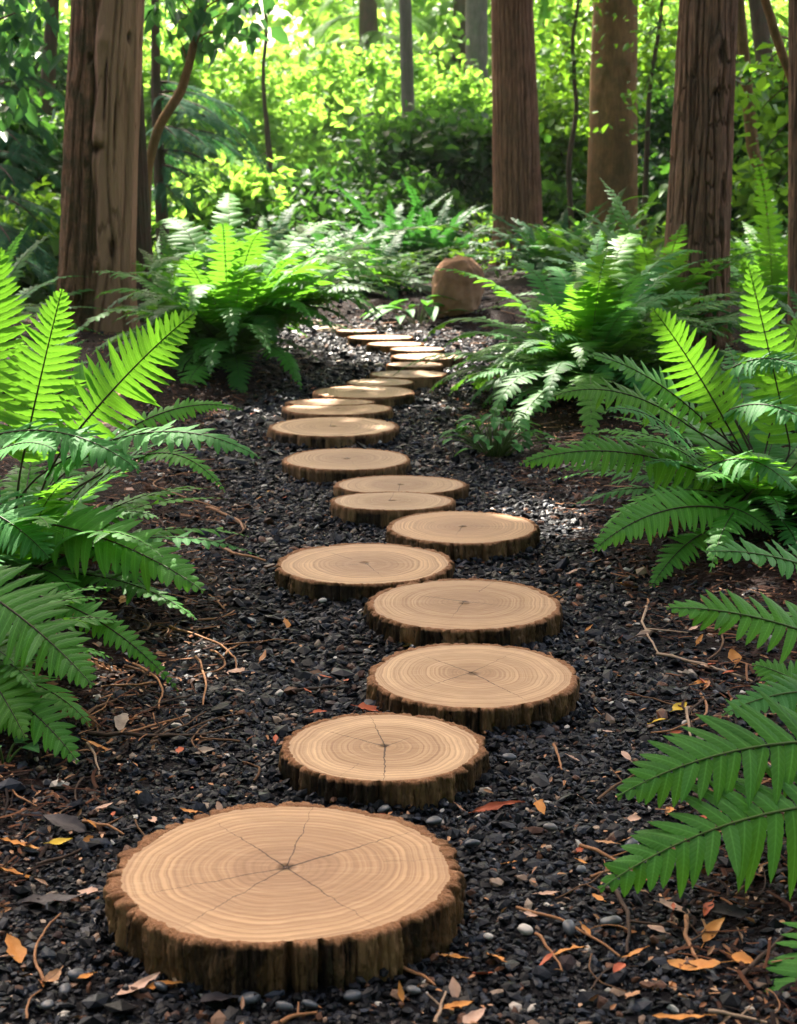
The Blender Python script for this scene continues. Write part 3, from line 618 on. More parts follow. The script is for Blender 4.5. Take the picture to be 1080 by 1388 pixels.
def fern(label, base, n, L, rs_seed, W=.085, npair=24, K=4, mats=('fern_far',), az=(0, 360), el=(35, 80), arch=1.0, rach='rachis_green', name='fern', group='ferns beside the path', lenvar=.18, keep=None, short=None):
    rs = np.random.RandomState(rs_seed); base = np.array([base[0], base[1], float(ground_z(base[0], base[1]))])
    root = empty(name, base, label, 'fern', group)
    fill_fern(root, base, n, L, rs, W, npair, K, mats, az, el, arch, rach, lenvar, keep, short); return root, base
def fill_fern(root, base, n, L, rs, W=.085, npair=24, K=4, mats=('fern_far',), az=(0, 360), el=(35, 80), arch=1.0, rach='rachis_green', lenvar=.18, keep=None, short=None):
    for k in range(n):
        a = R(az[0] + (az[1] - az[0]) * (k + rs.uniform(.0, 1.0)) / n); e = R(el[0] + (el[1] - el[0]) * ((k * .618) % 1)); l = L * (1 + rs.normal(0, lenvar)); l *= .62 if short and short[0] <= math.degrees(a) % 360 <= short[1] else 1
        if keep and abs((math.degrees(a) - keep[0] + 180) % 360 - 180) <= keep[1]: e = max(e, R(keep[2])) if keep[2] > 0 else R(10) + (e - R(10)) * .4
        d = np.array([math.cos(a), math.sin(a), 0]); z = np.array([0, 0, 1.0])
        p0 = base + d * .03; p1 = p0 + l * .38 * (d * math.cos(e) * .7 + z * math.sin(e)); p2 = p0 + l * .75 * (d * math.cos(e) + z * math.sin(e) * .92)
        e2 = e - R(38 + 30 * rs.uniform()) * arch; p3 = p2 + l * .34 * (d * math.cos(e2) + z * math.sin(e2)) 
        b = np.cross(d, z); wl = W * (1 + rs.normal(0, .12))
        add_frond(root, base, mats[rs.randint(len(mats))], rach, [p0, p1, p2, p3], wl, npair, K, rs, b=b, twist=rs.normal(0, .3), droop=.15 + .15 * rs.uniform())

def key_fronds(root, org, rows, seed, Wd=.08, npair=24, K=9, rach='rachis_dark'):
    """rows: (base px, base py, base Y, tip px, tip py, tip Y, bow px (screen-up arch), width m, mat, face, opts)"""
    rs = np.random.RandomState(seed)
    for (bx, by, bY, tx, ty, tY, bow, wd, mat, face, op) in rows:
        mx1, my1 = bx + (tx - bx) * .35, by + (ty - by) * .35 - bow; mx2, my2 = bx + (tx - bx) * .72, by + (ty - by) * .72 - bow * .95
        P = [at(bx, by, bY), at(mx1, my1, bY + (tY - bY) * .35), at(mx2, my2, bY + (tY - bY) * .72), at(tx, ty, tY)]
        # the stipe runs from the crown of the plant to where the blade starts
        st = Mesh(); g0 = org + rs.normal(0, .02, 3) * np.array([1, 1, 0]); s_ = np.linspace(0, 1, 10)
        t0 = bezt(P, [0.0])[0]; dl = np.linalg.norm(P[0] - g0)
        tube(st, bez([g0, g0 + np.array([0, 0, .45 * dl]), P[0] - t0 * .3 * dl, P[0]], s_), np.linspace(.0042, .0030, 10), 5)
        o = dict(npair=npair, K=K, nrm=unit(face), stip=.02); o.update(op); np_ = o.pop('npair'); K_ = o.pop('K')
        f = add_frond(root, org, mat, rach, P, wd * 1.17, np_, K_, rs, **o); st.obj('stipe', M_[rach], f, origin=org)

g_ = 'ferns beside the path'
def ground_at(x, y): return np.array([x, y, float(ground_z(x, y))])
# --- big fern beside the path opposite the leaf-littered bank (seen left in the photo)
bA = ground_at(-1.03, 4.25)
fA = empty('fern', bA, 'big fern with glowing upright fronds in front of the peeling-bark cedar', 'fern', g_)
HANG = dict(droop=.42, fold=.15)
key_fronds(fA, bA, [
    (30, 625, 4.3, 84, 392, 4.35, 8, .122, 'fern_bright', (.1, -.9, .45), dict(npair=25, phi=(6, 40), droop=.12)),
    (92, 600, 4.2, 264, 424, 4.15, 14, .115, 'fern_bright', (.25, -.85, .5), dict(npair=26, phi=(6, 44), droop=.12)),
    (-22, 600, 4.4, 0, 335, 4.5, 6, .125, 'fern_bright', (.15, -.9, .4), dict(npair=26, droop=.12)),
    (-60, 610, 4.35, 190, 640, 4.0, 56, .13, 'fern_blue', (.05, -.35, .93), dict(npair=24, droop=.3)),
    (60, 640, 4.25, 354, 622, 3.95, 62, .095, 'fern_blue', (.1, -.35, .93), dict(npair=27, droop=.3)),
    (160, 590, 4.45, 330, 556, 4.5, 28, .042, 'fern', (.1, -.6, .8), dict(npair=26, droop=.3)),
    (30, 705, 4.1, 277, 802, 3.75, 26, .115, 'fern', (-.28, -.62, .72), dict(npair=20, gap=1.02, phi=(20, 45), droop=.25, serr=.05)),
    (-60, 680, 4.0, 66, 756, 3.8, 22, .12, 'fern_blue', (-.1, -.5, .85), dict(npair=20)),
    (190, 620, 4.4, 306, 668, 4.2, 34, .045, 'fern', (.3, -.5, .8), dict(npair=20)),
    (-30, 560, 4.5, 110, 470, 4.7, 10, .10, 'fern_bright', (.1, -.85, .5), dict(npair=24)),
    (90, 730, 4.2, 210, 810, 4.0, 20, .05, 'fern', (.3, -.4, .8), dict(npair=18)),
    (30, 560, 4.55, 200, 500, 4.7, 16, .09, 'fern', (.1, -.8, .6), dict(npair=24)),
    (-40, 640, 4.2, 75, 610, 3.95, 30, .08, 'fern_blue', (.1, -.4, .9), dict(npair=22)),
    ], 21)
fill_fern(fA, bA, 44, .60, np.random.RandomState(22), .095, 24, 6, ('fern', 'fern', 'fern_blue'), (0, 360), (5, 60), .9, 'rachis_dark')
# --- its lower neighbour, nearer the camera
bB = ground_at(-.98, 3.42)
fB = empty('fern', bB, 'low fern with drooping fronds on the bare bank below the big glowing fern', 'fern', g_)
key_fronds(fB, bB, [
    (-70, 775, 3.35, 126, 930, 3.0, 22, .12, 'fern', (-.25, -.6, .75), dict(npair=21, gap=1.02, phi=(20, 45), serr=.12)),
    (40, 805, 3.6, 243, 938, 3.4, 34, .045, 'fern', (-.1, -.65, .75), dict(npair=26)),
    (-60, 905, 3.25, 106, 1034, 2.95, 30, .085, 'fern', (-.25, -.6, .75), dict(npair=19, gap=1.02, phi=(20, 45))),
    (-70, 850, 3.3, 34, 1000, 3.0, 20, .11, 'fern_bright', (-.3, -.6, .7), dict(npair=19)),
    (-80, 890, 3.4, 20, 900, 3.1, 30, .07, 'fern', (-.1, -.5, .8), dict(npair=18)),
    ], 23)
fill_fern(fB, bB, 20, .42, np.random.RandomState(24), .08, 20, 6, ('fern',), (150, 400), (10, 50), .9, 'rachis_dark')
# --- big fern in front of the furrowed trunk
bC = ground_at(1.12, 4.95)
fC = empty('fern', bC, 'big fern with spreading yellow-green fronds in front of the furrowed trunk', 'fern', g_)
key_fronds(fC, bC, [
    (985, 575, 4.95, 884, 418, 4.9, 10, .105, 'fern_bright', (-.2, -.85, .5), dict(npair=20, gap=.98, phi=(6, 42), droop=.10)),
    (1070, 600, 5.0, 1014, 358, 5.1, 6, .105, 'fern_bright', (-.1, -.9, .45), dict(npair=22, gap=.95, phi=(0, 40), droop=.10)),
    (960, 575, 4.95, 797, 480, 4.85, 22, .08, 'fern', (-.2, -.5, .85), dict(npair=24)),
    (930, 575, 4.9, 748, 538, 4.75, 34, .08, 'fern_bright', (-.1, -.5, .85), dict(npair=24, droop=.35)),
    (940, 610, 4.8, 822, 556, 4.5, 26, .07, 'fern_blue', (-.1, -.5, .85), dict(npair=22)),
    (970, 650, 4.8, 703, 630, 4.6, 38, .10, 'fern', (.1, -.55, .8), dict(npair=25, gap=1.0, phi=(14, 42), droop=.3)),
    (950, 640, 4.75, 1078, 668, 4.45, 42, .10, 'fern_blue', (.1, -.5, .85), dict(npair=22, droop=.3)),
    (985, 690, 4.6, 802, 748, 4.25, 34, .095, 'fern', (.25, -.62, .72), dict(npair=21, gap=1.02, phi=(18, 45), serr=.05)),
    (940, 690, 4.7, 1050, 726, 4.5, 26, .07, 'fern', (-.2, -.6, .75), dict(npair=20)),
    (990, 500, 5.1, 1110, 520, 4.9, 32, .08, 'fern_blue', (.1, -.5, .85), dict(npair=22)),
    (980, 560, 5.0, 1120, 600, 4.7, 40, .09, 'fern_blue', (.1, -.5, .85), dict(npair=24)),
    (1010, 590, 5.1, 930, 480, 5.2, 8, .08, 'fern_bright', (-.2, -.8, .6), dict(npair=22)),
    (1040, 600, 5.1, 1090, 420, 5.2, 6, .09, 'fern_bright', (.2, -.9, .4), dict(npair=22)),
    (960, 640, 4.9, 860, 600, 4.7, 20, .07, 'fern', (-.1, -.5, .85), dict(npair=22)),
    (960, 720, 4.6, 880, 800, 4.35, 18, .06, 'fern', (-.1, -.6, .75), dict(npair=18)),
    ], 31)
fill_fern(fC, bC, 46, .60, np.random.RandomState(32), .095, 24, 6, ('fern', 'fern', 'fern_blue'), (0, 360), (8, 50), .9, 'rachis_dark')
# --- dead brown fronds lying under the big ferns
for fr_, b_, n_, sd_ in ((fA, bA, 7, 81), (fB, bB, 6, 82), (fC, bC, 7, 83)):
    rs = np.random.RandomState(sd_)
    for k in range(n_):
        a = rs.uniform(0, 6.283) if fr_ is fA else rs.uniform(-1, 4.2); l = rs.uniform(.28, .46); d = np.array([math.cos(a), math.sin(a), 0]); e = b_ + d * l; e[2] = ground_z(e[0], e[1]) + .015
        m1 = b_ + d * l * .4 + np.array([0, 0, .10]); m2 = b_ + d * l * .8; m2[2] = ground_z(m2[0], m2[1]) + .04
        f = add_frond(fr_, b_, 'fern_dead', 'rachis_dark', [b_ + np.array([0, 0, .02]), m1, m2, e], .05, 20, 5, rs, nrm=(rs.normal(0, .2), -.2, 1), droop=.5, gap=.7, fold=.5); f['label'] = 'brown dead frond'
# --- fronds reaching in, close to the camera
bD = ground_at(.98, 2.75)
fD = empty('fern', bD, 'close fern reaching in with broad soft pinnae above the twig litter', 'fern', g_)
key_fronds(fD, bD, [
    (1150, 880, 2.75, 903, 824, 2.65, 20, .075, 'fern', (-.15, -.6, .8), dict(npair=17, gap=.95, phi=(16, 50), K=11, serr=.05)),
    (1190, 1010, 2.6, 836, 1080, 2.4, 42, .12, 'fern', (.1, -.6, .78), dict(npair=19, gap=1.0, phi=(20, 52), K=11, serr=.05)),
    (1200, 1090, 2.5, 812, 1206, 2.3, 50, .12, 'fern', (.1, -.55, .8), dict(npair=19, gap=1.0, phi=(15, 52), K=11, droop=.3, serr=.05)),
    (1170, 945, 2.75, 978, 970, 2.6, 26, .06, 'fern_blue', (.0, -.5, .85), dict(npair=16)),
    (1170, 800, 3.2, 955, 748, 3.0, 22, .065, 'fern_blue', (-.1, -.6, .8), dict(npair=18, gap=.98)),
    (1180, 1230, 2.3, 1035, 1392, 2.1, 22, .075, 'fern', (-.3, -.6, .7), dict(npair=16, K=11)),
    (1180, 1000, 2.8, 1020, 900, 2.9, 20, .07, 'fern', (-.1, -.6, .8), dict(npair=17)),
    (1170, 840, 3.3, 1010, 860, 3.2, 24, .06, 'fern', (-.1, -.4, .9), dict(npair=17)),
    ], 41, rach='rachis_green')
# --- the mid-distance clumps
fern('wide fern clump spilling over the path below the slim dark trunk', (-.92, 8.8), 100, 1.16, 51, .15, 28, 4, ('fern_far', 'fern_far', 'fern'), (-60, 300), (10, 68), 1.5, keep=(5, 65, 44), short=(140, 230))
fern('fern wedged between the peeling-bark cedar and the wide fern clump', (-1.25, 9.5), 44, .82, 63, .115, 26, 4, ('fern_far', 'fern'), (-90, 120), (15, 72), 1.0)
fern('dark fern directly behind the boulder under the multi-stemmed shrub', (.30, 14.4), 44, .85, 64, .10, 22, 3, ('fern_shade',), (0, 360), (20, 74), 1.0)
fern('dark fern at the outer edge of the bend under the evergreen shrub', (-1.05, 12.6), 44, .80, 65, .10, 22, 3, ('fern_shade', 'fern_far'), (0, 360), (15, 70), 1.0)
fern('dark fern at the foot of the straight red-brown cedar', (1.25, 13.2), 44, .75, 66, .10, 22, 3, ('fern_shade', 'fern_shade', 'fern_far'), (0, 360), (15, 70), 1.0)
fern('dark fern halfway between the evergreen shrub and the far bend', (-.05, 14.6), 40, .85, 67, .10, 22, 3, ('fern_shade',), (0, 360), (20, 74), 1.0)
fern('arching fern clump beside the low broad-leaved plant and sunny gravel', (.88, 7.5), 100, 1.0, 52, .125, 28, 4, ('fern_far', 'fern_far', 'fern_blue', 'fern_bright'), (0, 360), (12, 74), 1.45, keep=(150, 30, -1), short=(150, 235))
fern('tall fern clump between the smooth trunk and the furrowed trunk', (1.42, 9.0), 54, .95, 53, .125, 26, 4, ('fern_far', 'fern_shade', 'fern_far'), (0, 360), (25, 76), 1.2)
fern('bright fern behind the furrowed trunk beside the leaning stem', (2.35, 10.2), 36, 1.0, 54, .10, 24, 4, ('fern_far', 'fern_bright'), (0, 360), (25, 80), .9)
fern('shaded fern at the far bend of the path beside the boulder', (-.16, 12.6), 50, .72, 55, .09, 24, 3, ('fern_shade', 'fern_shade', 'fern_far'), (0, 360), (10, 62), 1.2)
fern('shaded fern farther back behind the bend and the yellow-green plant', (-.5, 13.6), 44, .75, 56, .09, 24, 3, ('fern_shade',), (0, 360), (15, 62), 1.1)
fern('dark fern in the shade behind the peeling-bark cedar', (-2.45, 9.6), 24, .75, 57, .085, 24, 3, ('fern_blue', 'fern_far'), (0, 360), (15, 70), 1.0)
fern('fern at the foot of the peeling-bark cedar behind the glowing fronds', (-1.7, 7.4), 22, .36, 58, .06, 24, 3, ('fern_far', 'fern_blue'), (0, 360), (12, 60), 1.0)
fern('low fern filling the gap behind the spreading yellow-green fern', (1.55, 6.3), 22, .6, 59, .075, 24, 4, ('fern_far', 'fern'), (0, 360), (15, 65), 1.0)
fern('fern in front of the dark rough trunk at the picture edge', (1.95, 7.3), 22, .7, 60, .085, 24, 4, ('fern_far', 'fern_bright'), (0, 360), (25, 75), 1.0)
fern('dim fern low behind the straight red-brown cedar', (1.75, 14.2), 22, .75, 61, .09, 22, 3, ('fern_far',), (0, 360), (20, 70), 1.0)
fern('fern under the leaf-hung stem at the slope behind the wide clump', (-1.75, 11.6), 24, .85, 62, .09, 24, 3, ('fern_far',), (0, 360), (25, 78), 1.0)

# ------------------------------------------------------------------ small broad-leaved plants
def leafy_plant(label, base, n, L, spread, h, seed, mat, wid=.6, name='broad_leaved_plant', group=None, lift=.5, K=7):
    rs = np.random.RandomState(seed); base = ground_at(*base); root = empty(name, base, label, 'plant', group)
    st = Mesh(); big = []
    for k in range(n):
        a = rs.uniform(0, 6.283); r = spread * math.sqrt(rs.uniform(0, 1)); z = h * (1 - .6 * (r / spread) ** 2) * rs.uniform(.55, 1)
        p = base + np.array([math.cos(a) * r, math.sin(a) * r, z]); s_ = np.linspace(0, 1, 6)[:, None]
        q = base + np.array([math.cos(a), math.sin(a), 0]) * r * .25
        tube(st, q * (1 - s_) + p * s_ + np.array([0, 0, .3 * h]) * s_ * (1 - s_), np.linspace(.003, .0018, 6), 5)
        M = Mesh(); l = L * rs.uniform(.7, 1.15); wd = l * wid * .5
        d = unit(np.array([math.cos(a) + rs.normal(0, .4), math.sin(a) + rs.normal(0, .4), lift * rs.uniform(-.6, .6)])); b = unit(np.cross(d, [0, 0, 1])); nn = np.cross(b, d)
        x = np.linspace(0, 1, K + 1); hw = wd * np.sin(np.pi * np.minimum(.999, x ** .8)) ** .75 * (1 - .25 * x)
        mid = p + l * (x[:, None] * d + (.12 * x - .38 * x ** 2)[:, None] * nn); up = .25
        V = np.stack([mid + hw[:, None] * b + (up * hw)[:, None] * nn, mid + hw[:, None] * b * .5 + (up * .3 * hw)[:, None] * nn, mid, mid - hw[:, None] * b * .5 + (up * .3 * hw)[:, None] * nn, mid - hw[:, None] * b + (up * hw)[:, None] * nn], 1)
        A = np.zeros((K + 1, 5, 3)); A[..., 0] = rs.uniform(); A[..., 1] = np.array([1, .5, 0, .5, 1]); A[..., 2] = x[:, None]
        M.add(V.reshape(-1, 3), grid_q(K + 1, 5), A=A.reshape(-1, 3)); M.obj('leaf', M_[mat], root, origin=base)
    st.obj('stalk', M_['rachis_green'], root, origin=base)
    return root
gp = on_ground(672, 618)
leafy_plant('low plant with small oval leaves beside the path under the arching fern', gp[:2], 80, .068, .19, .19, 71, 'leaf_broad', .62)
gp = on_ground(566, 442)
leafy_plant('plant with large drooping oval leaves beside the boulder', gp[:2], 22, .24, .22, .22, 72, 'leaf_broad', .42, lift=.2)
gp = on_ground(441, 392)
leafy_plant('small yellow-green plant glowing in sun behind the path bend', (gp[0], gp[1]), 34, .16, .28, .36, 73, 'leaf_yellow', .6)
gp = on_ground(6, 1045)
leafy_plant('tiny sprout with rounded leaves under the low drooping fern', (gp[0], gp[1]), 5, .05, .05, .05, 74, 'leaf_broad', .8)
leafy_plant('leafy plant with broad arching leaves at the leaning stem', (2.75, 11.3), 40, .30, .5, .62, 75, 'leaf_broad', .38)
leafy_plant('plant with star-like pale leaves between smooth and furrowed trunks', (2.55, 15.0), 36, .34, .35, .95, 76, 'fern_bright', .26)

# ------------------------------------------------------------------ boulder, stump
def rock(label, px, py_base, py_top, wpx, seed, name='boulder', cat='boulder', squash=1.0, mat=None, lumps=.16):
    b = on_ground(px, py_base); s = depth(b) / FPX; hh = (py_base - py_top) * s * .86; rx = wpx * s / 2
    nu, nv = 60, 90; th = np.linspace(0, math.pi, nu)[:, None]; ph = np.arange(nv)[None] / nv * 6.2832
    d = np.stack(np.broadcast_arrays(np.sin(th) * np.cos(ph), np.sin(th) * np.sin(ph), np.cos(th)), -1)
    p = np.sign(d) * np.abs(d) ** .82; k = seed * 3.1
    r = 1 + lumps * fbm(d * 1.5 + k, 4) + .05 * fbm(d * 5 + k, 3); V = p * r[..., None] * np.array([rx, rx * squash, hh * .56]); V[..., 2] += hh * .47
    V[..., 0] += (V[..., 2] / hh) * rx * .12
    M = Mesh(); M.add(V.reshape(-1, 3) + np.array([b[0], b[1] + rx * .7, ground_z(b[0], b[1]) - .02]), grid_q(nu, nv, True))
    o = M.obj(name, mat, origin=(b[0], b[1] + rx * .7, float(ground_z(b[0], b[1])))); return tag(o, label, cat)
t = NT('brown_rock'); o = t.obj(); a1 = t.noise(o, 5, 6, .65); a2 = t.noise(o, 45, 5, .7)
t.pbr(t.mix(t.ramp(a2, [(.35, 0.0), (.7, .5)]), t.ramp(a1, [(.32, (.16, .075, .036)), (.5, (.32, .16, .075)), (.7, (.46, .26, .14))]), (.22, .13, .075)), .85, t.bump(t.math('ADD', a1, t.math('MULTIPLY', a2, .3)), .5, .012), .25)
M_['rock'] = t.m
t = NT('pale_stone'); o = t.obj(); a1 = t.noise(o, 14, 6, .65)
t.pbr(t.ramp(a1, [(.3, (.24, .17, .10)), (.7, (.46, .36, .25))]), .85, t.bump(a1, .7, .01), .25); M_['pale'] = t.m
rock('brown rounded boulder at the bend of the path', 618, 442, 353, 70, 4, mat=M_['rock'], squash=.9, lumps=.17)
for k, (px, pb, pt_, wp, lab) in enumerate([(418, 444, 430, 34, 'largest pale sunlit edging stone under the wide fern clump'), (442, 452, 438, 30, 'pale sunlit edging stone next to the last small slice'), (404, 438, 428, 22, 'smallest pale sunlit edging stone, farthest under the fern'), (456, 446, 436, 22, 'flat pale stone touching the last small log slice')]):
    o = rock(lab, px, pb, pt_, wp, 10 + k, 'edging_stone', 'stone', .8, M_['pale'], .25); o['group'] = 'pale edging stones at the bend'
# ------------------------------------------------------------------ shrubs and small trees of the understorey
def bush(label, px, ytop, Y, wpx, L, ncl, per, mat, seed, z0=.0, name='shrub', cat='shrub', group='shrubs behind the path', stems=5, rcl=.26, upw=.8, stem_mat='stem', hollow=.35, stem_r=.016):
    rs = np.random.RandomState(seed); ncl = int(ncl * .62); per = int(per * 1.15); L = L * 1.22; c = at(px, 200, Y); sc = depth(c) / FPX; rx = wpx * sc / 2; H = at(px, ytop, Y)[2]; gz = float(ground_z(c[0], Y))
    root = empty(name, (c[0], Y, gz), label, cat, group); ry = rx * .75; zc = (H + gz + z0) / 2; hz = (H - gz - z0) / 2
    d = unit(rs.normal(size=(ncl, 3))); r = (hollow + (1 - hollow) * rs.uniform(0, 1, ncl) ** .6)[:, None] * (1 + .22 * noise(d * 1.7 + seed))[:, None]
    C = np.array([c[0], Y, zc]) + d * r * np.array([rx, ry, hz]); C[:, 2] = np.maximum(C[:, 2], gz + .08)
    W = Mesh()
    for k in range(stems):
        e = C[rs.randint(ncl)]; b = np.array([c[0] + rs.normal(0, rx * .12), Y + rs.normal(0, ry * .12), gz - .05]); s_ = np.linspace(0, 1, 9)
        P = bez([b, b + np.array([rs.normal(0, .05), 0, .4 * (e[2] - b[2])]), e - (e - b) * np.array([.35, .35, .2]), e], s_); P += np.stack([.03 * noise(n3(s_ * 4, k, seed)), .03 * noise(n3(s_ * 4, k + 9, seed)), 0 * s_], -1)
        tube(W, P, np.linspace(stem_r, .004, 9), 6)
        for q in range(3):
            i = rs.randint(3, 8); e2 = C[np.argmin(np.linalg.norm(C - P[i] - rs.normal(0, .35, 3) - np.array([0, 0, .25]), axis=1))]
            s2 = np.linspace(0, 1, 5)[:, None]; tube(W, P[i] * (1 - s2) + e2 * s2, np.linspace(stem_r * .5, .003, 5), 5)
    W.obj('branch', M_[stem_mat], root, origin=(c[0], Y, gz))
    Lm = Mesh(); crown_leaves(Lm, C, rcl * rs.uniform(.6, 1.5, ncl), per, L, rs, .75, False, upw)
    Lm.obj('foliage', M_[mat], root, origin=(c[0], Y, gz)); return root

# sunlit bank across the clearing
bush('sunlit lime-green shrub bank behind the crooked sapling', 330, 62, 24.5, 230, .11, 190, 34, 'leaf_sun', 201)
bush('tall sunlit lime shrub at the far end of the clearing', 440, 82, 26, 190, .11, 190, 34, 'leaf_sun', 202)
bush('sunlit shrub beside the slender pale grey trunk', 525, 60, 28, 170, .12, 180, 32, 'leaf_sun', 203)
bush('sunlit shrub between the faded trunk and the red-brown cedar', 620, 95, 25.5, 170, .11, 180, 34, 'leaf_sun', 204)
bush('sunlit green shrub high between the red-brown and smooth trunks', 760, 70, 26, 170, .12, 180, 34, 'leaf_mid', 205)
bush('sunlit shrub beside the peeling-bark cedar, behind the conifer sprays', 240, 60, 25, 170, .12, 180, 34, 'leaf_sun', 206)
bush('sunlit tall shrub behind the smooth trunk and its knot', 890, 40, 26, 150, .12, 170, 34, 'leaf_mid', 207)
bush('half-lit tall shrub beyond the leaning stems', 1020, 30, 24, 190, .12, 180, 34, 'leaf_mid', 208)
bush('half-lit shrub seen past the shaded side of the peeling-bark cedar', 40, 40, 23, 190, .12, 180, 34, 'leaf_dark', 209)
# middle band
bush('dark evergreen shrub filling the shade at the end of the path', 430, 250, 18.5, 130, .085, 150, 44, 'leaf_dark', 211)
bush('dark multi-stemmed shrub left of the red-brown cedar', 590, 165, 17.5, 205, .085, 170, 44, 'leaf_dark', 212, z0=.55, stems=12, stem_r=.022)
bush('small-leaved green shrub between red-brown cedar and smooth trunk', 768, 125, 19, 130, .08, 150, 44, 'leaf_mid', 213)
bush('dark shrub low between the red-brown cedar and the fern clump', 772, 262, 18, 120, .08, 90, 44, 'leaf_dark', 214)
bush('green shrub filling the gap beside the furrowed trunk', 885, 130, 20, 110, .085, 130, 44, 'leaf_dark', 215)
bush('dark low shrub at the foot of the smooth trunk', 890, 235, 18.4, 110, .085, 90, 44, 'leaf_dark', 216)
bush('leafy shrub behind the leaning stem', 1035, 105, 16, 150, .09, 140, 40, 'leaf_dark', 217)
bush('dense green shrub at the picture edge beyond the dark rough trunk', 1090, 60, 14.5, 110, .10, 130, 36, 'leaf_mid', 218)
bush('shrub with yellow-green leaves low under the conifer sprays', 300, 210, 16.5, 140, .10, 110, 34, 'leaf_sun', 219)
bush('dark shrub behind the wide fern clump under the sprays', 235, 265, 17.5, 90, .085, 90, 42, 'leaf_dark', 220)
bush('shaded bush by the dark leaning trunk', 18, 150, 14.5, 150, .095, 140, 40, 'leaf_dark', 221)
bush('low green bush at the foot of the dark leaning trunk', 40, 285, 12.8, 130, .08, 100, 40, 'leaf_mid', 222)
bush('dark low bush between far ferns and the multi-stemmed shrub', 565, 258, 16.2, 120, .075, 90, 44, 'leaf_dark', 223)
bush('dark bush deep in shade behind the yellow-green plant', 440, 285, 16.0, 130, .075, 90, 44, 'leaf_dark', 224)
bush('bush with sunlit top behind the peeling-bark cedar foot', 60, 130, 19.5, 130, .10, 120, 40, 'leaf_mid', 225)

# crooked saplings and the hanging leaves
def sapling(label, pts, Y, mat, tips, leafmat, L, seed, name='sapling', per=30, rc=.22, hang=False):
    rs = np.random.RandomState(seed); P = np.array([at(p[0], p[1], Y) for p in pts]); gz = float(ground_z(P[0, 0], Y))
    P = np.concatenate([[[P[0, 0], Y, gz - .05]], P]) if P[0, 2] > gz + .1 else P
    rad = [pts[0][2] / 2 / FPX * Y] * (len(P) - len(pts)) + [p[2] / 2 / FPX * Y for p in pts]
    s0 = np.linspace(0, 1, len(P)); s1 = np.linspace(0, 1, 40); Q = np.stack([np.interp(s1, s0, P[:, i]) for i in range(3)], -1)
    for _ in range(2): Q[1:-1] = (Q[:-2] + 2 * Q[1:-1] + Q[2:]) / 4
    Q[:, 0] += .012 * noise(n3(s1 * 14, seed, 0)); root = empty(name, (P[0, 0], Y, gz), label, 'tree', 'saplings and leaning stems')
    W = Mesh(); tube(W, Q, np.interp(s1, s0, rad), 10, A=(.6, 0, 0)); W.obj('trunk', M_[mat], root, origin=(P[0, 0], Y, gz))
    if tips:
        B = Mesh(); cs = []
        for (px, py, dY) in tips:
            e = at(px, py, Y + dY); i = np.argmin(np.linalg.norm(Q[8:] - e - np.array([0, 0, .15 if not hang else -.2]), axis=1)) + 8
            s_ = np.linspace(0, 1, 6)[:, None]; tube(B, Q[i] * (1 - s_) + e * s_ + np.array([0, 0, .12]) * s_ * (1 - s_), np.linspace(.009, .003, 6), 5); cs.append(e)
        B.obj('branch', M_[mat], root, origin=(P[0, 0], Y, gz)); C = Mesh(); cs = np.array(cs)
        if hang:
            n = len(cs) * per; p = np.repeat(cs, per, 0) + rs.normal(size=(n, 3)) * rc * np.array([1, .8, .6]); nr = unit(rs.normal(size=(n, 3)) * .6 + np.array([0, -.7, .35])); dv = unit(rs.normal(size=(n, 3)) * .45 + np.array([0, 0, -1.0]))
            l = L * np.exp(rs.normal(0, .2, n)); leaf_cards(C, p, nr, dv, l, l * rs.uniform(.42, .6, n), rs)
        else: crown_leaves(C, cs, np.full(len(cs), rc), per, L, rs, .7, False)
        C.obj('crown', M_[leafmat], root, origin=(P[0, 0], Y, gz))
    return root
sapling('crooked thin sapling standing against the sunlit shrubs', [(364, 320, 13), (361, 270, 12), (366, 210, 9), (358, 140, 6), (356, 95, 5), (362, 40, 5), (352, -40, 4)], 19.5, 'bark_far', [(375, 262, 0), (350, 240, .1), (340, 225, 0), (350, -20, 0)], 'leaf_sun', .08, 301, per=16)
sapling('tree with large dark pointed leaves hanging beside the peeling-bark cedar', [(198, 335, 13), (199, 230, 13), (214, 172, 13), (248, 120, 13), (262, 62, 11), (275, 10, 9), (300, -60, 7)], 12.3, 'bark_smooth', [(228, 15, -.2), (250, 10, .2), (240, 45, 0), (275, 15, -.3), (300, 40, -.1), (318, 15, .1), (330, 40, .2), (290, -30, 0), (225, -20, 0), (335, -10, 0), (262, -35, .3)], 'leaf_hang', .16, 302, per=11, rc=.12, hang=True)
sapling('tree with drooping leaves overhanging the top corner, shaded', [(-60, 300, 24), (-52, 100, 22), (-40, -60, 18), (-20, -160, 12)], 8.6, 'bark_far', [(15, 20, 0), (30, 50, -.1), (10, 70, .1), (35, 15, .2), (15, 110, 0), (-10, 40, 0), (25, -10, 0), (0, 150, .2)], 'leaf_hang', .10, 303, per=14, rc=.12, hang=True)
sapling('leaning stem arching in over the picture edge at the furrowed trunk', [(1150, 330, 15), (1110, 220, 14), (1078, 120, 12), (1052, 50, 12), (1034, -10, 11), (1010, -90, 8)], 9.6, 'bark_smooth', [(1085, 70, .4), (1060, 120, .5), (1020, -60, 0)], 'leaf_mid', .10, 304, per=14)
sapling('thin bare horizontal-branched sapling between the two right-hand trunks', [(1090, 360, 9), (1082, 250, 8), (1078, 150, 7), (1075, 20, 5)], 11.5, 'bark_far', [(1005, 118, .1), (1025, 100, -.1), (1030, 150, .2), (1040, 200, .1), (1050, 260, .1), (1020, 230, .3)], 'leaf_mid', .085, 305, per=26, rc=.17)
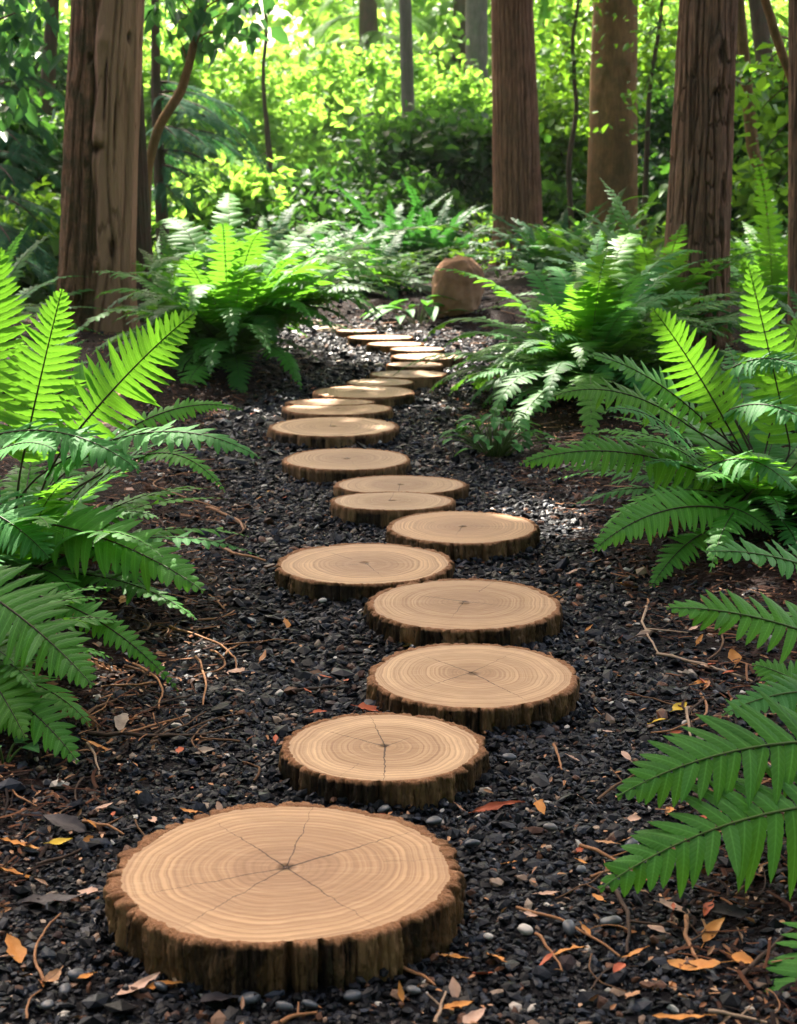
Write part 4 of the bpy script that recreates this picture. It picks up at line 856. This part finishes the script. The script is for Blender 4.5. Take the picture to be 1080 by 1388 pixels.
sapling('slim stem with sparse dark leaves between smooth and furrowed trunks', [(872, 330, 8), (876, 220, 7), (880, 120, 6), (895, 30, 5), (900, -40, 4)], 15.5, 'bark_far', [(875, 60, .1), (890, 95, 0), (870, 130, .1), (905, 50, .1), (880, 10, 0), (870, 180, .1)], 'leaf_mid', .075, 306, per=30, rc=.20)
sapling('slim twisting stem with sparse leaves beside the red-brown cedar', [(775, 320, 8), (770, 220, 7), (782, 150, 6), (775, 60, 5), (790, -40, 4)], 16.5, 'bark_far', [(760, 40, .1), (785, 80, 0), (770, 120, .1), (790, 20, .1), (755, 90, 0), (790, 170, .1), (760, 0, .1)], 'leaf_mid', .075, 307, per=36, rc=.22)

# conifers with feathery sprays
def conifer(label, px, Y, trunk_w, tips, seed, L=.8, W=.10, mat='sprig', group='shaded conifers behind the trunks', npair=26, ytop=-200):
    rs = np.random.RandomState(seed); b = at(px, 200, Y); gz = float(ground_z(b[0], Y)); root = empty('conifer_tree', (b[0], Y, gz), label, 'tree', group)
    T = Mesh(); H = at(px, ytop, Y)[2]; z = np.linspace(gz - .1, H, 30); r = trunk_w / 2 / FPX * Y
    tube(T, np.stack([b[0] + .05 * noise(n3(z, seed, 0)), Y + 0 * z, z], -1), r * np.linspace(1, .3, 30), 12, A=(.6, .3, 0)); T.obj('trunk', M_['bark_far'], root, origin=(b[0], Y, gz))
    B = Mesh(); F = Mesh()
    for (tx, ty, dY) in tips:
        e = at(tx, ty, Y + dY); hz = max(.12, abs(e[0] - b[0])); o = np.array([b[0], Y, e[2] + hz * .15 + .1])
        Pm = [o, o + (e - o) * .4 + np.array([0, 0, .18 * hz]), o + (e - o) * .8 + np.array([0, 0, .16 * hz]), e]; s_ = np.linspace(0, 1, 10); tube(B, bez(Pm, s_), np.linspace(.014, .003, 10), 5)
        for q in np.linspace(.15, 1, 9):
            for sd in (-1, 0, 1):
                if sd == 0 and q < .95: continue
                p = bez(Pm, [q])[0]; t_ = bezt(Pm, [q])[0]; side = unit(np.cross(t_, [0, 0, 1])) * sd; l = L * (1.15 - .6 * q) * rs.uniform(.7, 1.1) * .6
                d = unit(t_ + side * .9 + rs.normal(0, .12, 3)); p3 = p + d * l + np.array([0, 0, -.30 * l])
                M, _ = frond_mesh([p, p + d * l * .35, p + d * l * .7 + np.array([0, 0, -.08 * l]), p3], W * rs.uniform(.8, 1.2) * (.6 + .4 * l / L), npair, 2, rs, nrm=unit([rs.normal(0, .25), -.25, 1]), stip=.03, droop=.25, gap=.72, serr=0)
                for V, Q, A in zip(M.V, M.Q, M.A): F.add(V, Q, A=A)
    B.obj('branch', M_['stem'], root, origin=(b[0], Y, gz)); F.obj('crown', M_[mat], root, origin=(b[0], Y, gz)); return root
conifer('shaded conifer with flat feathery sprays beside the peeling-bark cedar', 215, 14.2, 20, [(250, 150, -.5), (300, 165, -.2), (335, 190, 0), (280, 200, -.5), (350, 215, .1), (240, 190, -.6), (300, 235, -.3), (265, 250, -.4), (330, 160, .3), (230, 130, .2), (255, 225, .4), (315, 205, .5), (235, 265, -.2), (290, 140, .4), (225, 225, .3)], 401, .6, .06)
conifer('shaded conifer with layered blue-green sprays at the picture edge', -20, 11.5, 26, [(30, 200, -.4), (60, 175, -.1), (20, 250, -.5), (75, 240, 0), (50, 300, -.3), (85, 300, .2), (15, 330, -.5), (60, 345, -.2), (40, 140, .2), (80, 130, .3), (70, 380, -.1), (20, 100, 0), (60, 80, .3), (30, 30, .2)], 402, .55, .055)
conifer('tall hazy conifer with hanging pale sprays far off above the clearing', 500, 33, 34, [(440, 40, 0), (470, 70, -.5), (520, 50, -.5), (540, 80, 0), (480, 20, .3), (560, 30, .3), (450, 0, 0), (530, 0, -.4), (505, 60, .5), (570, 70, 0), (430, 75, 0)], 403, 1.7, .15, 'leaf_sun', npair=30, ytop=-400)
conifer('tall hazy conifer far off beside the faded greenish trunk', 625, 36, 34, [(580, 30, 0), (600, 60, -.4), (650, 50, 0), (670, 25, 0), (600, 10, 0), (640, 0, .3), (615, 85, 0), (580, 95, .3), (660, 85, -.3)], 404, 1.7, .15, 'leaf_sun', npair=30, ytop=-400)

# low green cover under the shrubs and the far wood
rs = np.random.RandomState(77); n = 12000
y = 13.5 + 20 * rs.uniform(size=n) ** 1.3; x = rs.uniform(-1, 1, n) * (y * .27 + .8); k = (path_off(x, y) > .25) | (y > 13.5); x, y = x[k], y[k]
P = np.stack([x, y, ground_z(x, y) + rs.uniform(.02, .30, len(x)) * (.4 + .6 * sstep(11, 16, y))], -1)
U = Mesh(); leaf_cards(U, P, unit(rs.normal(size=(len(P), 3)) * .6 + np.array([0, 0, 1.])), unit(rs.normal(size=(len(P), 3))), .10 * np.exp(rs.normal(0, .3, len(P))), .05, rs)
tag(U.obj('undergrowth', M_['leaf_mid']), 'low green ground cover under the shrubs beyond the path', 'undergrowth', kind='stuff')
cs = []
for k in range(620):
    Y = rs.uniform(34, 52); x = rs.uniform(-1, 1) * (Y * .30 + 1); zt = 6.5 + 2.5 * noise(np.array([x * .25, Y * .2, 1.])) * 2
    cs.append((x, Y, rs.uniform(0, 1) ** .8 * zt))
F = Mesh(); crown_leaves(F, np.array(cs), rs.uniform(.7, 1.4, 620), 70, .26, rs, .8, False)
for k in range(26):
    x = rs.uniform(-14, 14); Y = rs.uniform(36, 50); zz = np.linspace(-.2, 10, 8); tube(F, np.stack([x + .1 * zz * rs.normal(0, .3), Y + 0 * zz, zz], -1), np.linspace(.2, .08, 8), 8, A=(0, 0, 0))
tag(F.obj('far_woods', M_['leaf_sun']), 'far wood closing the view beyond the sunlit clearing', 'woods', kind='stuff')

cs = []
for k in range(900):                                    # unseen woods added beside and behind the viewer to block low skylight
    a = rs.uniform(R(168), R(372)); r = 6.0 + 6 * rs.uniform() ** 1.3; x, y = r * math.cos(a) * .95, 3 + r * math.sin(a)
    cs.append((x, y, rs.uniform(.1, 1) ** .8 * (r * .95)))
F = Mesh(); crown_leaves(F, np.array(cs), rs.uniform(.6, 1.1, 900), 55, .24, rs, .8, False)
for k in range(22):
    a = rs.uniform(R(175), R(365)); r = rs.uniform(7, 11); x, y = r * math.cos(a), 3 + r * math.sin(a); zz = np.linspace(-.2, 11, 8); tube(F, np.stack([x + .05 * zz * rs.normal(0, .4), y + 0 * zz, zz], -1), np.linspace(.22, .1, 8), 8, A=(0, 0, 0))
tag(F.obj('skylight_blocker_woods', M_['leaf_dark']), 'unseen forest added beside and behind the path to block side light', 'woods', kind='stuff')

# ------------------------------------------------------------------ litter
t = NT('fallen_leaf'); a = t.sepattr(); o = t.obj(); oi = t.n('ShaderNodeObjectInfo')
nz = t.noise(o, 60, 5, .65); f = t.math('FRACT', t.math('ADD', oi.outputs['Random'], t.math('MULTIPLY', a[0], 3.0)))
col = t.ramp(f, [(.0, (.32, .10, .025)), (.3, (.42, .17, .05)), (.5, (.50, .25, .11)), (.7, (.30, .12, .05)), (.85, (.52, .33, .20)), (1.0, (.38, .14, .03))])
col = t.mix(t.ramp(nz, [(.5, 0.0), (.75, .7)]), col, (.14, .055, .02)); col = t.mix(t.math('LESS_THAN', a[1], .08), col, (.22, .10, .04))
t.pbr(col, .5, t.bump(nz, .3, .003), .4); M_['dead'] = t.m
M_['dead_grey'] = plain('dead_leaf_grey', (.16, .12, .09), (.32, .25, .19), .7, 60)
M_['dead_yellow'] = plain('dead_leaf_yellow', (.55, .34, .02), (.62, .42, .05), .5, 60)
M_['dead_pink'] = plain('dead_leaf_pale', (.45, .26, .17), (.58, .38, .28), .55, 60)
M_['dead_dark'] = plain('dead_leaf_dark', (.025, .020, .022), (.06, .05, .05), .5, 60)
M_['dead_orange'] = plain('dead_leaf_orange', (.45, .16, .03), (.58, .26, .07), .5, 45)
M_['dead_red'] = plain('dead_leaf_red', (.36, .07, .03), (.45, .13, .06), .55, 45)
def dead_leaf(L, wid, seed, curl=.25, cup=.3):
    rs = np.random.RandomState(seed); K = 9; x = np.linspace(0, 1, K); hw = L * wid * .5 * np.sin(np.pi * np.clip(x ** .85, 0, .995)) ** .8 * (1 - .15 * x)
    cv = np.linspace(-1, 1, 5); ed = 1 + .12 * rs.normal(size=(K, 1)) * np.abs(cv); y = hw[:, None] * cv * ed
    z = curl * L * (x[:, None] - .5) ** 2 * (1 if rs.rand() < .7 else -.6) + cup * hw[:, None] * cv ** 2 + .02 * L * rs.normal(size=(K, 5)) * np.abs(cv)
    X = (x[:, None] - .5) * L + .05 * L * np.sin(x * 3)[:, None] * rs.normal(); V = np.stack(np.broadcast_arrays(X, y + .12 * L * rs.normal() * x[:, None] ** 2, z), -1).reshape(-1, 3)
    V[:, 2] -= V[:, 2].min(); M = Mesh(); r = rs.rand(); A = np.zeros((K, 5, 3)); A[..., 0] = r; A[..., 1] = np.abs(cv); A[..., 2] = x[:, None]
    M.add(V, grid_q(K, 5), A=A.reshape(-1, 3)); s_ = np.array([-.5, -.6, -.72]) * L; tube(M, np.stack([s_, 0 * s_, V[:5, 2].mean() + 0 * s_], -1), [.0009, .0008, .0006], 4, A=(r, .5, 0)); return M
def surf_z(x, y):
    for (cx, cy, rad, h, ysc, lab) in SL:
        if (x - cx) ** 2 + ((y - cy) / ysc) ** 2 < (rad * .95) ** 2: return h + .003
    return float(ground_z(x, y)) + .012
def off_slice(p):
    for (cx, cy, rad, h, ysc, lab) in SL:
        d = math.hypot(p[0] - cx, (p[1] - cy) / ysc)
        if d < rad * 1.06: p = np.array([cx + (p[0] - cx) / d * rad * 1.09, cy + (p[1] - cy) / d * rad * 1.09, p[2]])
    return p
leaf_n = [0]
def drop_leaf(px, py, Lpx, ang, mat, label, wid=.42, name='fallen_leaf', group='fallen leaves on the gravel', cat='leaf', tilt=.25, curl=.25):
    leaf_n[0] += 1; rs = np.random.RandomState(500 + leaf_n[0]); p = off_slice(on_ground(px, py, .02)); z = surf_z(p[0], p[1]); L = Lpx / FPX * depth(p) * 1.25
    o = dead_leaf(L, wid, 500 + leaf_n[0], curl).obj(name, M_[mat]); o.location = (p[0], p[1], z)
    o.rotation_euler = (rs.normal(0, tilt), rs.normal(0, tilt), R(ang)); return tag(o, label, cat, group)
for a in [
    (22, 1283, 46, 115, 'dead_orange', 'orange oval fallen leaf at the lower edge beside the largest slice', .45), (187, 1328, 56, 35, 'dead_pink', 'pinkish-tan curled leaf in front of the largest slice', .3),
    (220, 1328, 44, 5, 'dead_orange', 'bright orange leaf lying behind the pinkish curled one', .25), (117, 1204, 34, 150, 'dead_pink', 'pale pink oval leaf beside the black slate flake', .5),
    (28, 1141, 44, 0, 'dead_orange', 'orange leaf lying flat above the long tan leaf', .3), (18, 1178, 50, 25, 'dead_orange', 'long tan-orange leaf at the edge below the flat orange one', .25),
    (133, 1012, 30, 5, 'dead_orange', 'orange diamond-shaped leaf under the low drooping fern', .5), (161, 974, 50, 100, 'dead_grey', 'large grey upright leaf leaning on the bank twigs', .34),
    (318, 905, 32, 140, 'dead_pink', 'cream-tan leaf on the reddish bank by the third slice', .45), (244, 1014, 20, 90, 'dead_red', 'small red-brown cupped leaf near the grey leaf', .5),
    (278, 1016, 24, 10, 'dead_grey', 'small pale greyish leaf beside the red-brown cupped one', .5), (142, 1090, 22, 45, 'dead_pink', 'small salmon leaf near the second slice bank', .4),
    (207, 1107, 20, 110, 'dead_pink', 'whitish leaf scrap behind the largest slice', .55), (82, 1138, 26, 20, 'dead_yellow', 'yellowish crumpled leaf between twigs', .5),
    (118, 1136, 20, 60, 'dead_orange', 'amber curled leaf beside the yellowish crumpled one', .5), (187, 1072, 22, 100, 'dead_orange', 'orange-red flake on black gravel near the bank', .4),
    (256, 1096, 24, 160, 'dead_orange', 'orange sliver behind the largest slice rim', .3), (603, 1290, 30, 160, 'dead_orange', 'orange leaf leaning at the corner of the largest slice', .4),
    (668, 1293, 40, 120, 'dead_orange', 'golden tan leaf on pale gravel by the largest slice', .4), (774, 1286, 42, 15, 'dead_orange', 'tan flat leaf near the orange twigs', .45),
    (914, 1224, 48, 30, 'dead_pink', 'large tan leaf with brown spots under the close fern', .55), (620, 1357, 36, 30, 'dead_orange', 'orange leaf at the bottom edge below the largest slice', .4),
    (641, 1371, 42, 60, 'dead_pink', 'salmon leaf at the bottom edge beside the orange one', .4), (655, 1312, 30, 50, 'dead_red', 'reddish tan leaf between two golden leaves', .45),
    (938, 1308, 70, 155, 'dead_orange', 'long curled orange leaf among twigs under the close fern', .3), (965, 1255, 50, 60, 'dead_orange', 'folded tan leaf standing on edge by the close fern', .35),
    (920, 1376, 60, 155, 'dead_orange', 'long orange leaf at the bottom edge under the close fern', .22), (895, 972, 20, 0, 'dead_yellow', 'bright yellow leaf on dark gravel past the third slice', .6),
    (922, 955, 24, 40, 'dead_yellow', 'dull olive-yellow leaf beside the bright yellow one', .6), (852, 792, 32, 40, 'dead_orange', 'tan torn leaf under the spreading fern', .55),
    (566, 866, 16, 90, 'dead_yellow', 'small yellow leaf leaning on the rim between third and fourth slice', .7), (676, 1090, 60, 5, 'dead_red', 'long red-brown bark curl beside the second slice', .16),
    (504, 959, 34, 10, 'dead_red', 'rust-red curled leaf touching the second slice rim', .6), (172, 816, 40, 80, 'dead_orange', 'upright orange-brown leaf under the big glowing fern', .35),
    (187, 806, 30, 130, 'dead_pink', 'cream dry leaf under the big glowing fern', .6), (953, 920, 24, 10, 'dead_orange', 'flat orange leaf lying on the twig litter', .5),
    (996, 890, 22, 90, 'dead_orange', 'round orange leaf below the pale curved frond', .7), (442, 914, 20, 120, 'dead_red', 'short red bark scrap on gravel before the third slice', .35),
    (958, 1107, 38, 0, 'dead_red', 'dull red-brown leaf under the close broad frond', .35), (690, 1165, 24, 120, 'dead_orange', 'small orange leaf on gravel beside the largest slice rim', .4),
    (786, 1148, 16, 60, 'dead_red', 'small rust leaf by the thin orange twig', .5), (744, 1205, 26, 5, 'dead_pink', 'pale tan chip-like leaf among grey pebbles', .35)]:
    drop_leaf(*a)
for a in [(72, 1215, 76, 5, 'dead_dark', 'black curved slate flake beside the pale pink leaf', .42), (985, 1232, 60, 150, 'dead_dark', 'dark grey flat flake beside the spotted tan leaf', .3), (85, 1118, 60, 160, 'dead_dark', 'black curled bark flake on the bank', .35), (300, 1345, 50, 20, 'dead_dark', 'dark bark flake in front of the largest slice', .35)]:
    drop_leaf(*a, name='bark_flake', group='dark flakes', cat='bark flake')
rs = np.random.RandomState(9)
for k in range(190):                                    # small scraps nobody could tell apart
    y = rs.uniform(2.1, 8.5) if k % 3 else rs.uniform(2.1, 4); x = rs.uniform(-1, 1) * (y * .235)
    if in_slice(np.array([x]), np.array([y]), .03)[0]: continue
    o = dead_leaf(rs.uniform(.016, .044), rs.uniform(.3, .6), 900 + k).obj('fallen_leaf', M_[['dead', 'dead_orange', 'dead_pink', 'dead_red'][rs.randint(4)]])
    o.location = (x, y, surf_z(x, y) + .004); o.rotation_euler = (rs.normal(0, .35), rs.normal(0, .35), rs.uniform(0, 6.28))
    tag(o, 'tiny scrap of fallen leaf scattered on the gravel or bank', 'leaf', 'tiny scattered leaf scraps')
# litter nobody could count: shreds of bark on the banks and leaf crumbs
Mu = Mesh(); n = 9000
for ya, yb, num, ls in ((1.9, 4.2, 8500, .030), (4, 8, 10000, .036), (8, 14, 5000, .055)):
    y = rs.uniform(ya, yb, num); d = -.10 + 1.3 * rs.uniform(0, 1, num) ** .9; sd = np.where(rs.uniform(size=num) < .5, -1, 1); x = path_x(y) + sd * (.62 + d)
    k = (np.abs(x) < y * .27 + .15) & ~in_slice(x, y, .01); x, y = x[k], y[k]; m = len(x); l = ls * np.exp(rs.normal(0, .5, m)); a = rs.uniform(0, 6.283, m)
    s3 = np.array([-.5, -.15, .2, .5]); bend = rs.normal(0, .35, m); up = np.abs(rs.normal(0, .12, m)); wd = rs.uniform(.0012, .004, m)
    px_ = s3[None] * np.cos(a)[:, None] - (bend[:, None] * s3 ** 2) * np.sin(a)[:, None]; py_ = s3[None] * np.sin(a)[:, None] + (bend[:, None] * s3 ** 2) * np.cos(a)[:, None]
    c = np.stack([x[:, None] + px_ * l[:, None], y[:, None] + py_ * l[:, None], ground_z(x, y)[:, None] + .006 + rs.uniform(0, .012, m)[:, None] + up[:, None] * l[:, None] * (s3 + .5)], -1)
    sv = np.stack([-np.sin(a), np.cos(a), 0 * a], -1)[:, None] * wd[:, None, None]; tz = np.array([0, 0, 1.0]) * (wd * .5)[:, None, None]
    V = np.stack([c - sv, c + tz, c + sv], 2); per = 12
    A = np.zeros((m, 4, 3, 3)); A[..., 0] = rs.uniform(size=m)[:, None, None]
    Mu.add(V.reshape(-1, 3), (grid_q(4, 3)[None] + (np.arange(m) * per)[:, None, None]).reshape(-1, 4), A=A.reshape(-1, 3))
t = NT('bark_shreds'); a = t.sepattr(); nz = t.noise(t.obj(), 90, 3)
col = t.ramp(a[0], [(.0, (.007, .0035, .003)), (.45, (.018, .007, .004)), (.75, (.05, .017, .008)), (.92, (.13, .05, .022)), (1.0, (.28, .14, .07))]); t.pbr(col, .75, None, .1); M_['shred'] = t.m
tag(Mu.obj('bark_mulch', M_['shred']), 'shredded brown bark mulch on the banks beside the path', 'mulch', kind='stuff')
Lc = Mesh(); n = 4200; y = 1.9 + 8 * rs.uniform(size=n) ** 1.2; x = rs.uniform(-1, 1, n) * (y * .26); k = ~in_slice(x, y, .01) & ((rs.uniform(size=n) < .35) | (path_off(x, y) > -.1)); x, y = x[k], y[k]; m = len(x)
leaf_cards(Lc, np.stack([x, y, ground_z(x, y) + .012], -1), unit(rs.normal(size=(m, 3)) * .45 + np.array([0, 0, 1.])), unit(rs.normal(size=(m, 3))), .013 * np.exp(rs.normal(0, .4, m)), .0065, rs)
tag(Lc.obj('leaf_crumbs', M_['dead']), 'crumbs of orange and brown dead leaves sprinkled over the ground', 'leaf litter', kind='stuff')

def twig(px0, py0, px1, py1, wpx, bow, mat, label, seed, name='fallen_twig'):
    rs = np.random.RandomState(seed); a = on_ground(px0, py0, .015); b = on_ground(px1, py1, .015); s_ = np.linspace(0, 1, 14); L = np.linalg.norm(b - a); d = unit(b - a); sdv = np.array([-d[1], d[0], 0])
    P = a + (b - a) * s_[:, None] + sdv * (bow * L * np.sin(s_ * 3.14) + .03 * L * noise(n3(s_ * 4, seed, 0)) + .022 * L * noise(n3(s_ * 13, seed, 3.)))[:, None]
    P[:, 2] = ground_z(P[:, 0], P[:, 1]) + .014 + .03 * L * np.abs(noise(n3(s_ * 3, seed, 5.)))
    M = Mesh(); r = wpx / 2 / FPX * depth(a); tube(M, P, r * np.linspace(1, .55, 14) * (1 + .25 * noise(n3(s_ * 9, seed, 2.))), 7)
    if seed % 3 == 0: i = 7; tube(M, np.stack([P[i] + (sdv * .25 * L + d * .15 * L + np.array([0, 0, .01])) * q for q in np.linspace(0, 1, 5)]), r * np.linspace(.6, .3, 5), 5)
    c = P[7].copy(); o = M.obj(name, M_[mat], origin=tuple(c)); return tag(o, label, 'twig', 'fallen twigs on the ground')
M_['twig_orange'] = plain('twig_orange', (.20, .085, .035), (.36, .17, .075), .6); M_['twig_dark'] = plain('twig_dark', (.03, .018, .012), (.07, .04, .025), .7); M_['twig_pale'] = plain('twig_pale', (.25, .16, .10), (.40, .28, .19), .7)
for k, a in enumerate([
    (120, 997, 280, 996, 7, .02, 'twig_dark', 'long dark straight twig on the bank under the grey leaf'), (60, 1330, 82, 1240, 5, .12, 'twig_orange', 'curved orange twig standing up in the gravel by the edge'),
    (0, 1058, 50, 1092, 4, -.05, 'twig_orange', 'thin brown twig sloping down from the picture edge'), (112, 1115, 168, 1132, 5, .05, 'twig_orange', 'reddish twig behind the amber leaf'),
    (118, 1010, 134, 1048, 4, .03, 'twig_pale', 'short pale twig standing near the diamond leaf'), (50, 1168, 110, 1150, 6, -.1, 'twig_dark', 'dark bent twig by the yellowish leaf'),
    (786, 1147, 860, 1177, 6, .02, 'twig_orange', 'light orange straight twig on dark gravel'), (700, 1228, 840, 1293, 5, .05, 'twig_orange', 'long thin tan twig below the grey pebbles'),
    (726, 1265, 762, 1315, 5, .02, 'twig_orange', 'orange twig crossing beside the flat tan leaf'), (835, 1207, 850, 1290, 7, .05, 'twig_dark', 'dark upright stick below the close frond tip'),
    (930, 1240, 958, 1320, 7, -.06, 'twig_orange', 'brown curved twig under the spotted tan leaf'), (890, 884, 1020, 922, 5, .03, 'twig_pale', 'long thin pale twig in the litter under the fern'),
    (876, 822, 893, 884, 4, -.05, 'twig_pale', 'pale twig meeting the long thin one at its end'), (930, 960, 936, 1000, 5, .0, 'twig_pale', 'short pale twig by the olive leaf'),
    (395, 937, 470, 926, 5, -.06, 'twig_dark', 'black bent twig before the third slice'), (590, 1388, 604, 1345, 6, .0, 'twig_pale', 'pale stub of twig at the bottom edge'),
    (750, 1010, 762, 1045, 4, .02, 'twig_orange', 'small orange twig beside the third slice'), (1000, 1330, 1075, 1270, 8, .04, 'twig_dark', 'dark stick under the corner frond'),
    (960, 1372, 1040, 1388, 6, .05, 'twig_pale', 'pale grey twig at the bottom corner'), (180, 900, 215, 960, 4, .1, 'twig_orange', 'thin brown twig on the bank under the drooping fronds'),
    (265, 890, 275, 955, 4, .04, 'twig_orange', 'thin rust twig leaning on the bank'), (230, 850, 320, 905, 4, .12, 'twig_orange', 'curved rust twig on the reddish bank'),
    (280, 690, 330, 720, 5, .1, 'twig_orange', 'orange-brown twig on the bank below the glowing fern'), (300, 740, 360, 760, 5, -.1, 'twig_orange', 'tangled twig beside the fifth slice'),
    (800, 1190, 845, 1172, 5, .02, 'twig_orange', 'short orange twig under the close frond tip'), (36, 1380, 56, 1340, 4, .1, 'twig_orange', 'small twig at the bottom edge corner'),
    (545, 1308, 590, 1336, 6, .05, 'twig_orange', 'tan twig in front of the largest slice'), (380, 1388, 430, 1372, 7, .12, 'twig_orange', 'curved bark sliver at the bottom edge')]):
    twig(*a, 600 + k)
rs = np.random.RandomState(44)
for k in range(64):                                     # tangled rootlets on the two banks
    if k < 44: px, py = rs.uniform(20, 345), rs.uniform(690, 1120)
    else: px, py = rs.uniform(800, 1075), rs.uniform(830, 1350)
    a = rs.uniform(0, 6.283); l = rs.uniform(30, 110); o = twig(px, py, px + l * math.cos(a), py + l * .6 * math.sin(a), rs.uniform(2.2, 4.5), rs.normal(0, .18), ['twig', 'twig_orange', 'twig_dark', 'twig'][k % 4], None, 700 + k, 'rootlet')
    tag(o, 'thin brown rootlet tangled in the bank litter beside the ferns', 'twig', 'thin rootlets on the banks')
# a few larger rounded pebbles that stand out of the gravel
t = NT('pebble'); oi = t.n('ShaderNodeObjectInfo'); nz = t.noise(t.obj(), 60, 4)
t.pbr(t.mix(t.math('MULTIPLY', nz, .5), t.ramp(oi.outputs['Random'], [(.0, (.035, .042, .055)), (.6, (.06, .068, .08)), (.85, (.10, .10, .10)), (1.0, (.16, .12, .10))]), (.05, .05, .05)), .45, t.bump(nz, .2, .002), .5); M_['pebble'] = t.m
M_['pebble_white'] = plain('pebble_white', (.45, .40, .35), (.55, .5, .45), .5, 60)
PB = [(104, 1322, 26, 0, 'blue-grey pebble'), (88, 1345, 24, 0, 'second'), (64, 1366, 22, 0, ''), (338, 1356, 30, 0, ''), (386, 1370, 26, 0, ''), (478, 1352, 26, 0, ''), (250, 1318, 24, 0, ''), (520, 1092, 20, 0, ''), (588, 1114, 24, 0, ''), (640, 1147, 22, 0, ''), (712, 1262, 24, 1, 'white-grey pebble with an orange twig behind it'),
      (771, 1264, 28, 0, ''), (828, 1253, 30, 0, ''), (746, 1126, 20, 0, ''), (855, 1148, 22, 0, ''), (788, 1182, 18, 0, ''), (437, 818, 12, 1, 'tiny white pebble beside the fifth slice'), (662, 1270, 14, 1, 'small white pebble beside the golden leaf'), (420, 1365, 22, 0, ''), (560, 1350, 20, 0, ''), (690, 1030, 20, 0, '')]
rs = np.random.RandomState(15)
for k, (px, py, wp, wh, lab) in enumerate(PB):
    p = off_slice(on_ground(px, py, .01)); r = wp / 2 / FPX * depth(p); nu, nv = 12, 18; th = np.linspace(0, math.pi, nu)[:, None]; ph = np.arange(nv)[None] / nv * 6.2832
    d = np.stack(np.broadcast_arrays(np.sin(th) * np.cos(ph), np.sin(th) * np.sin(ph), np.cos(th)), -1); V = d * (1 + .25 * noise(d * 1.1 + k * 3.7))[..., None] * np.array([r, r * rs.uniform(.6, .85), r * .5])
    M = Mesh(); M.add(V.reshape(-1, 3), grid_q(nu, nv, True)); o = M.obj('pebble', M_['pebble_white' if wh else 'pebble']); o.location = (p[0], p[1], surf_z(p[0], p[1]) + .002); o.rotation_euler = (rs.normal(0, .2), rs.normal(0, .2), rs.uniform(0, 6.28))
    if wh: tag(o, lab, 'pebble', 'pale pebbles')
    else: tag(o, 'smooth blue-grey pebble lying among the sharper gravel', 'pebble', 'smooth blue-grey pebbles')

# ------------------------------------------------------------------ the soft air of the clearing
def haze(density):
    x0, x1, y0, y1, z0, z1 = -70, 70, -14, 70, -3.5, 16.5
    M = Mesh(); V = np.array([(x, y, z) for x in (x0, x1) for y in (y0, y1) for z in (z0, z1)], float)
    M.add(V, [(0, 1, 3, 2), (4, 6, 7, 5), (0, 4, 5, 1), (2, 3, 7, 6), (0, 2, 6, 4), (1, 5, 7, 3)])
    t = NT('haze_air'); v = t.n('ShaderNodeVolumePrincipled'); v.inputs['Color'].default_value = (.95, .97, .92, 1); v.inputs['Density'].default_value = density; v.inputs['Anisotropy'].default_value = .2
    t.l(v.outputs[0], t.out.inputs['Volume']); tag(M.obj('haze', t.m, smooth=False), 'thin pale haze in the forest air', 'haze', kind='stuff')
haze(.0004)
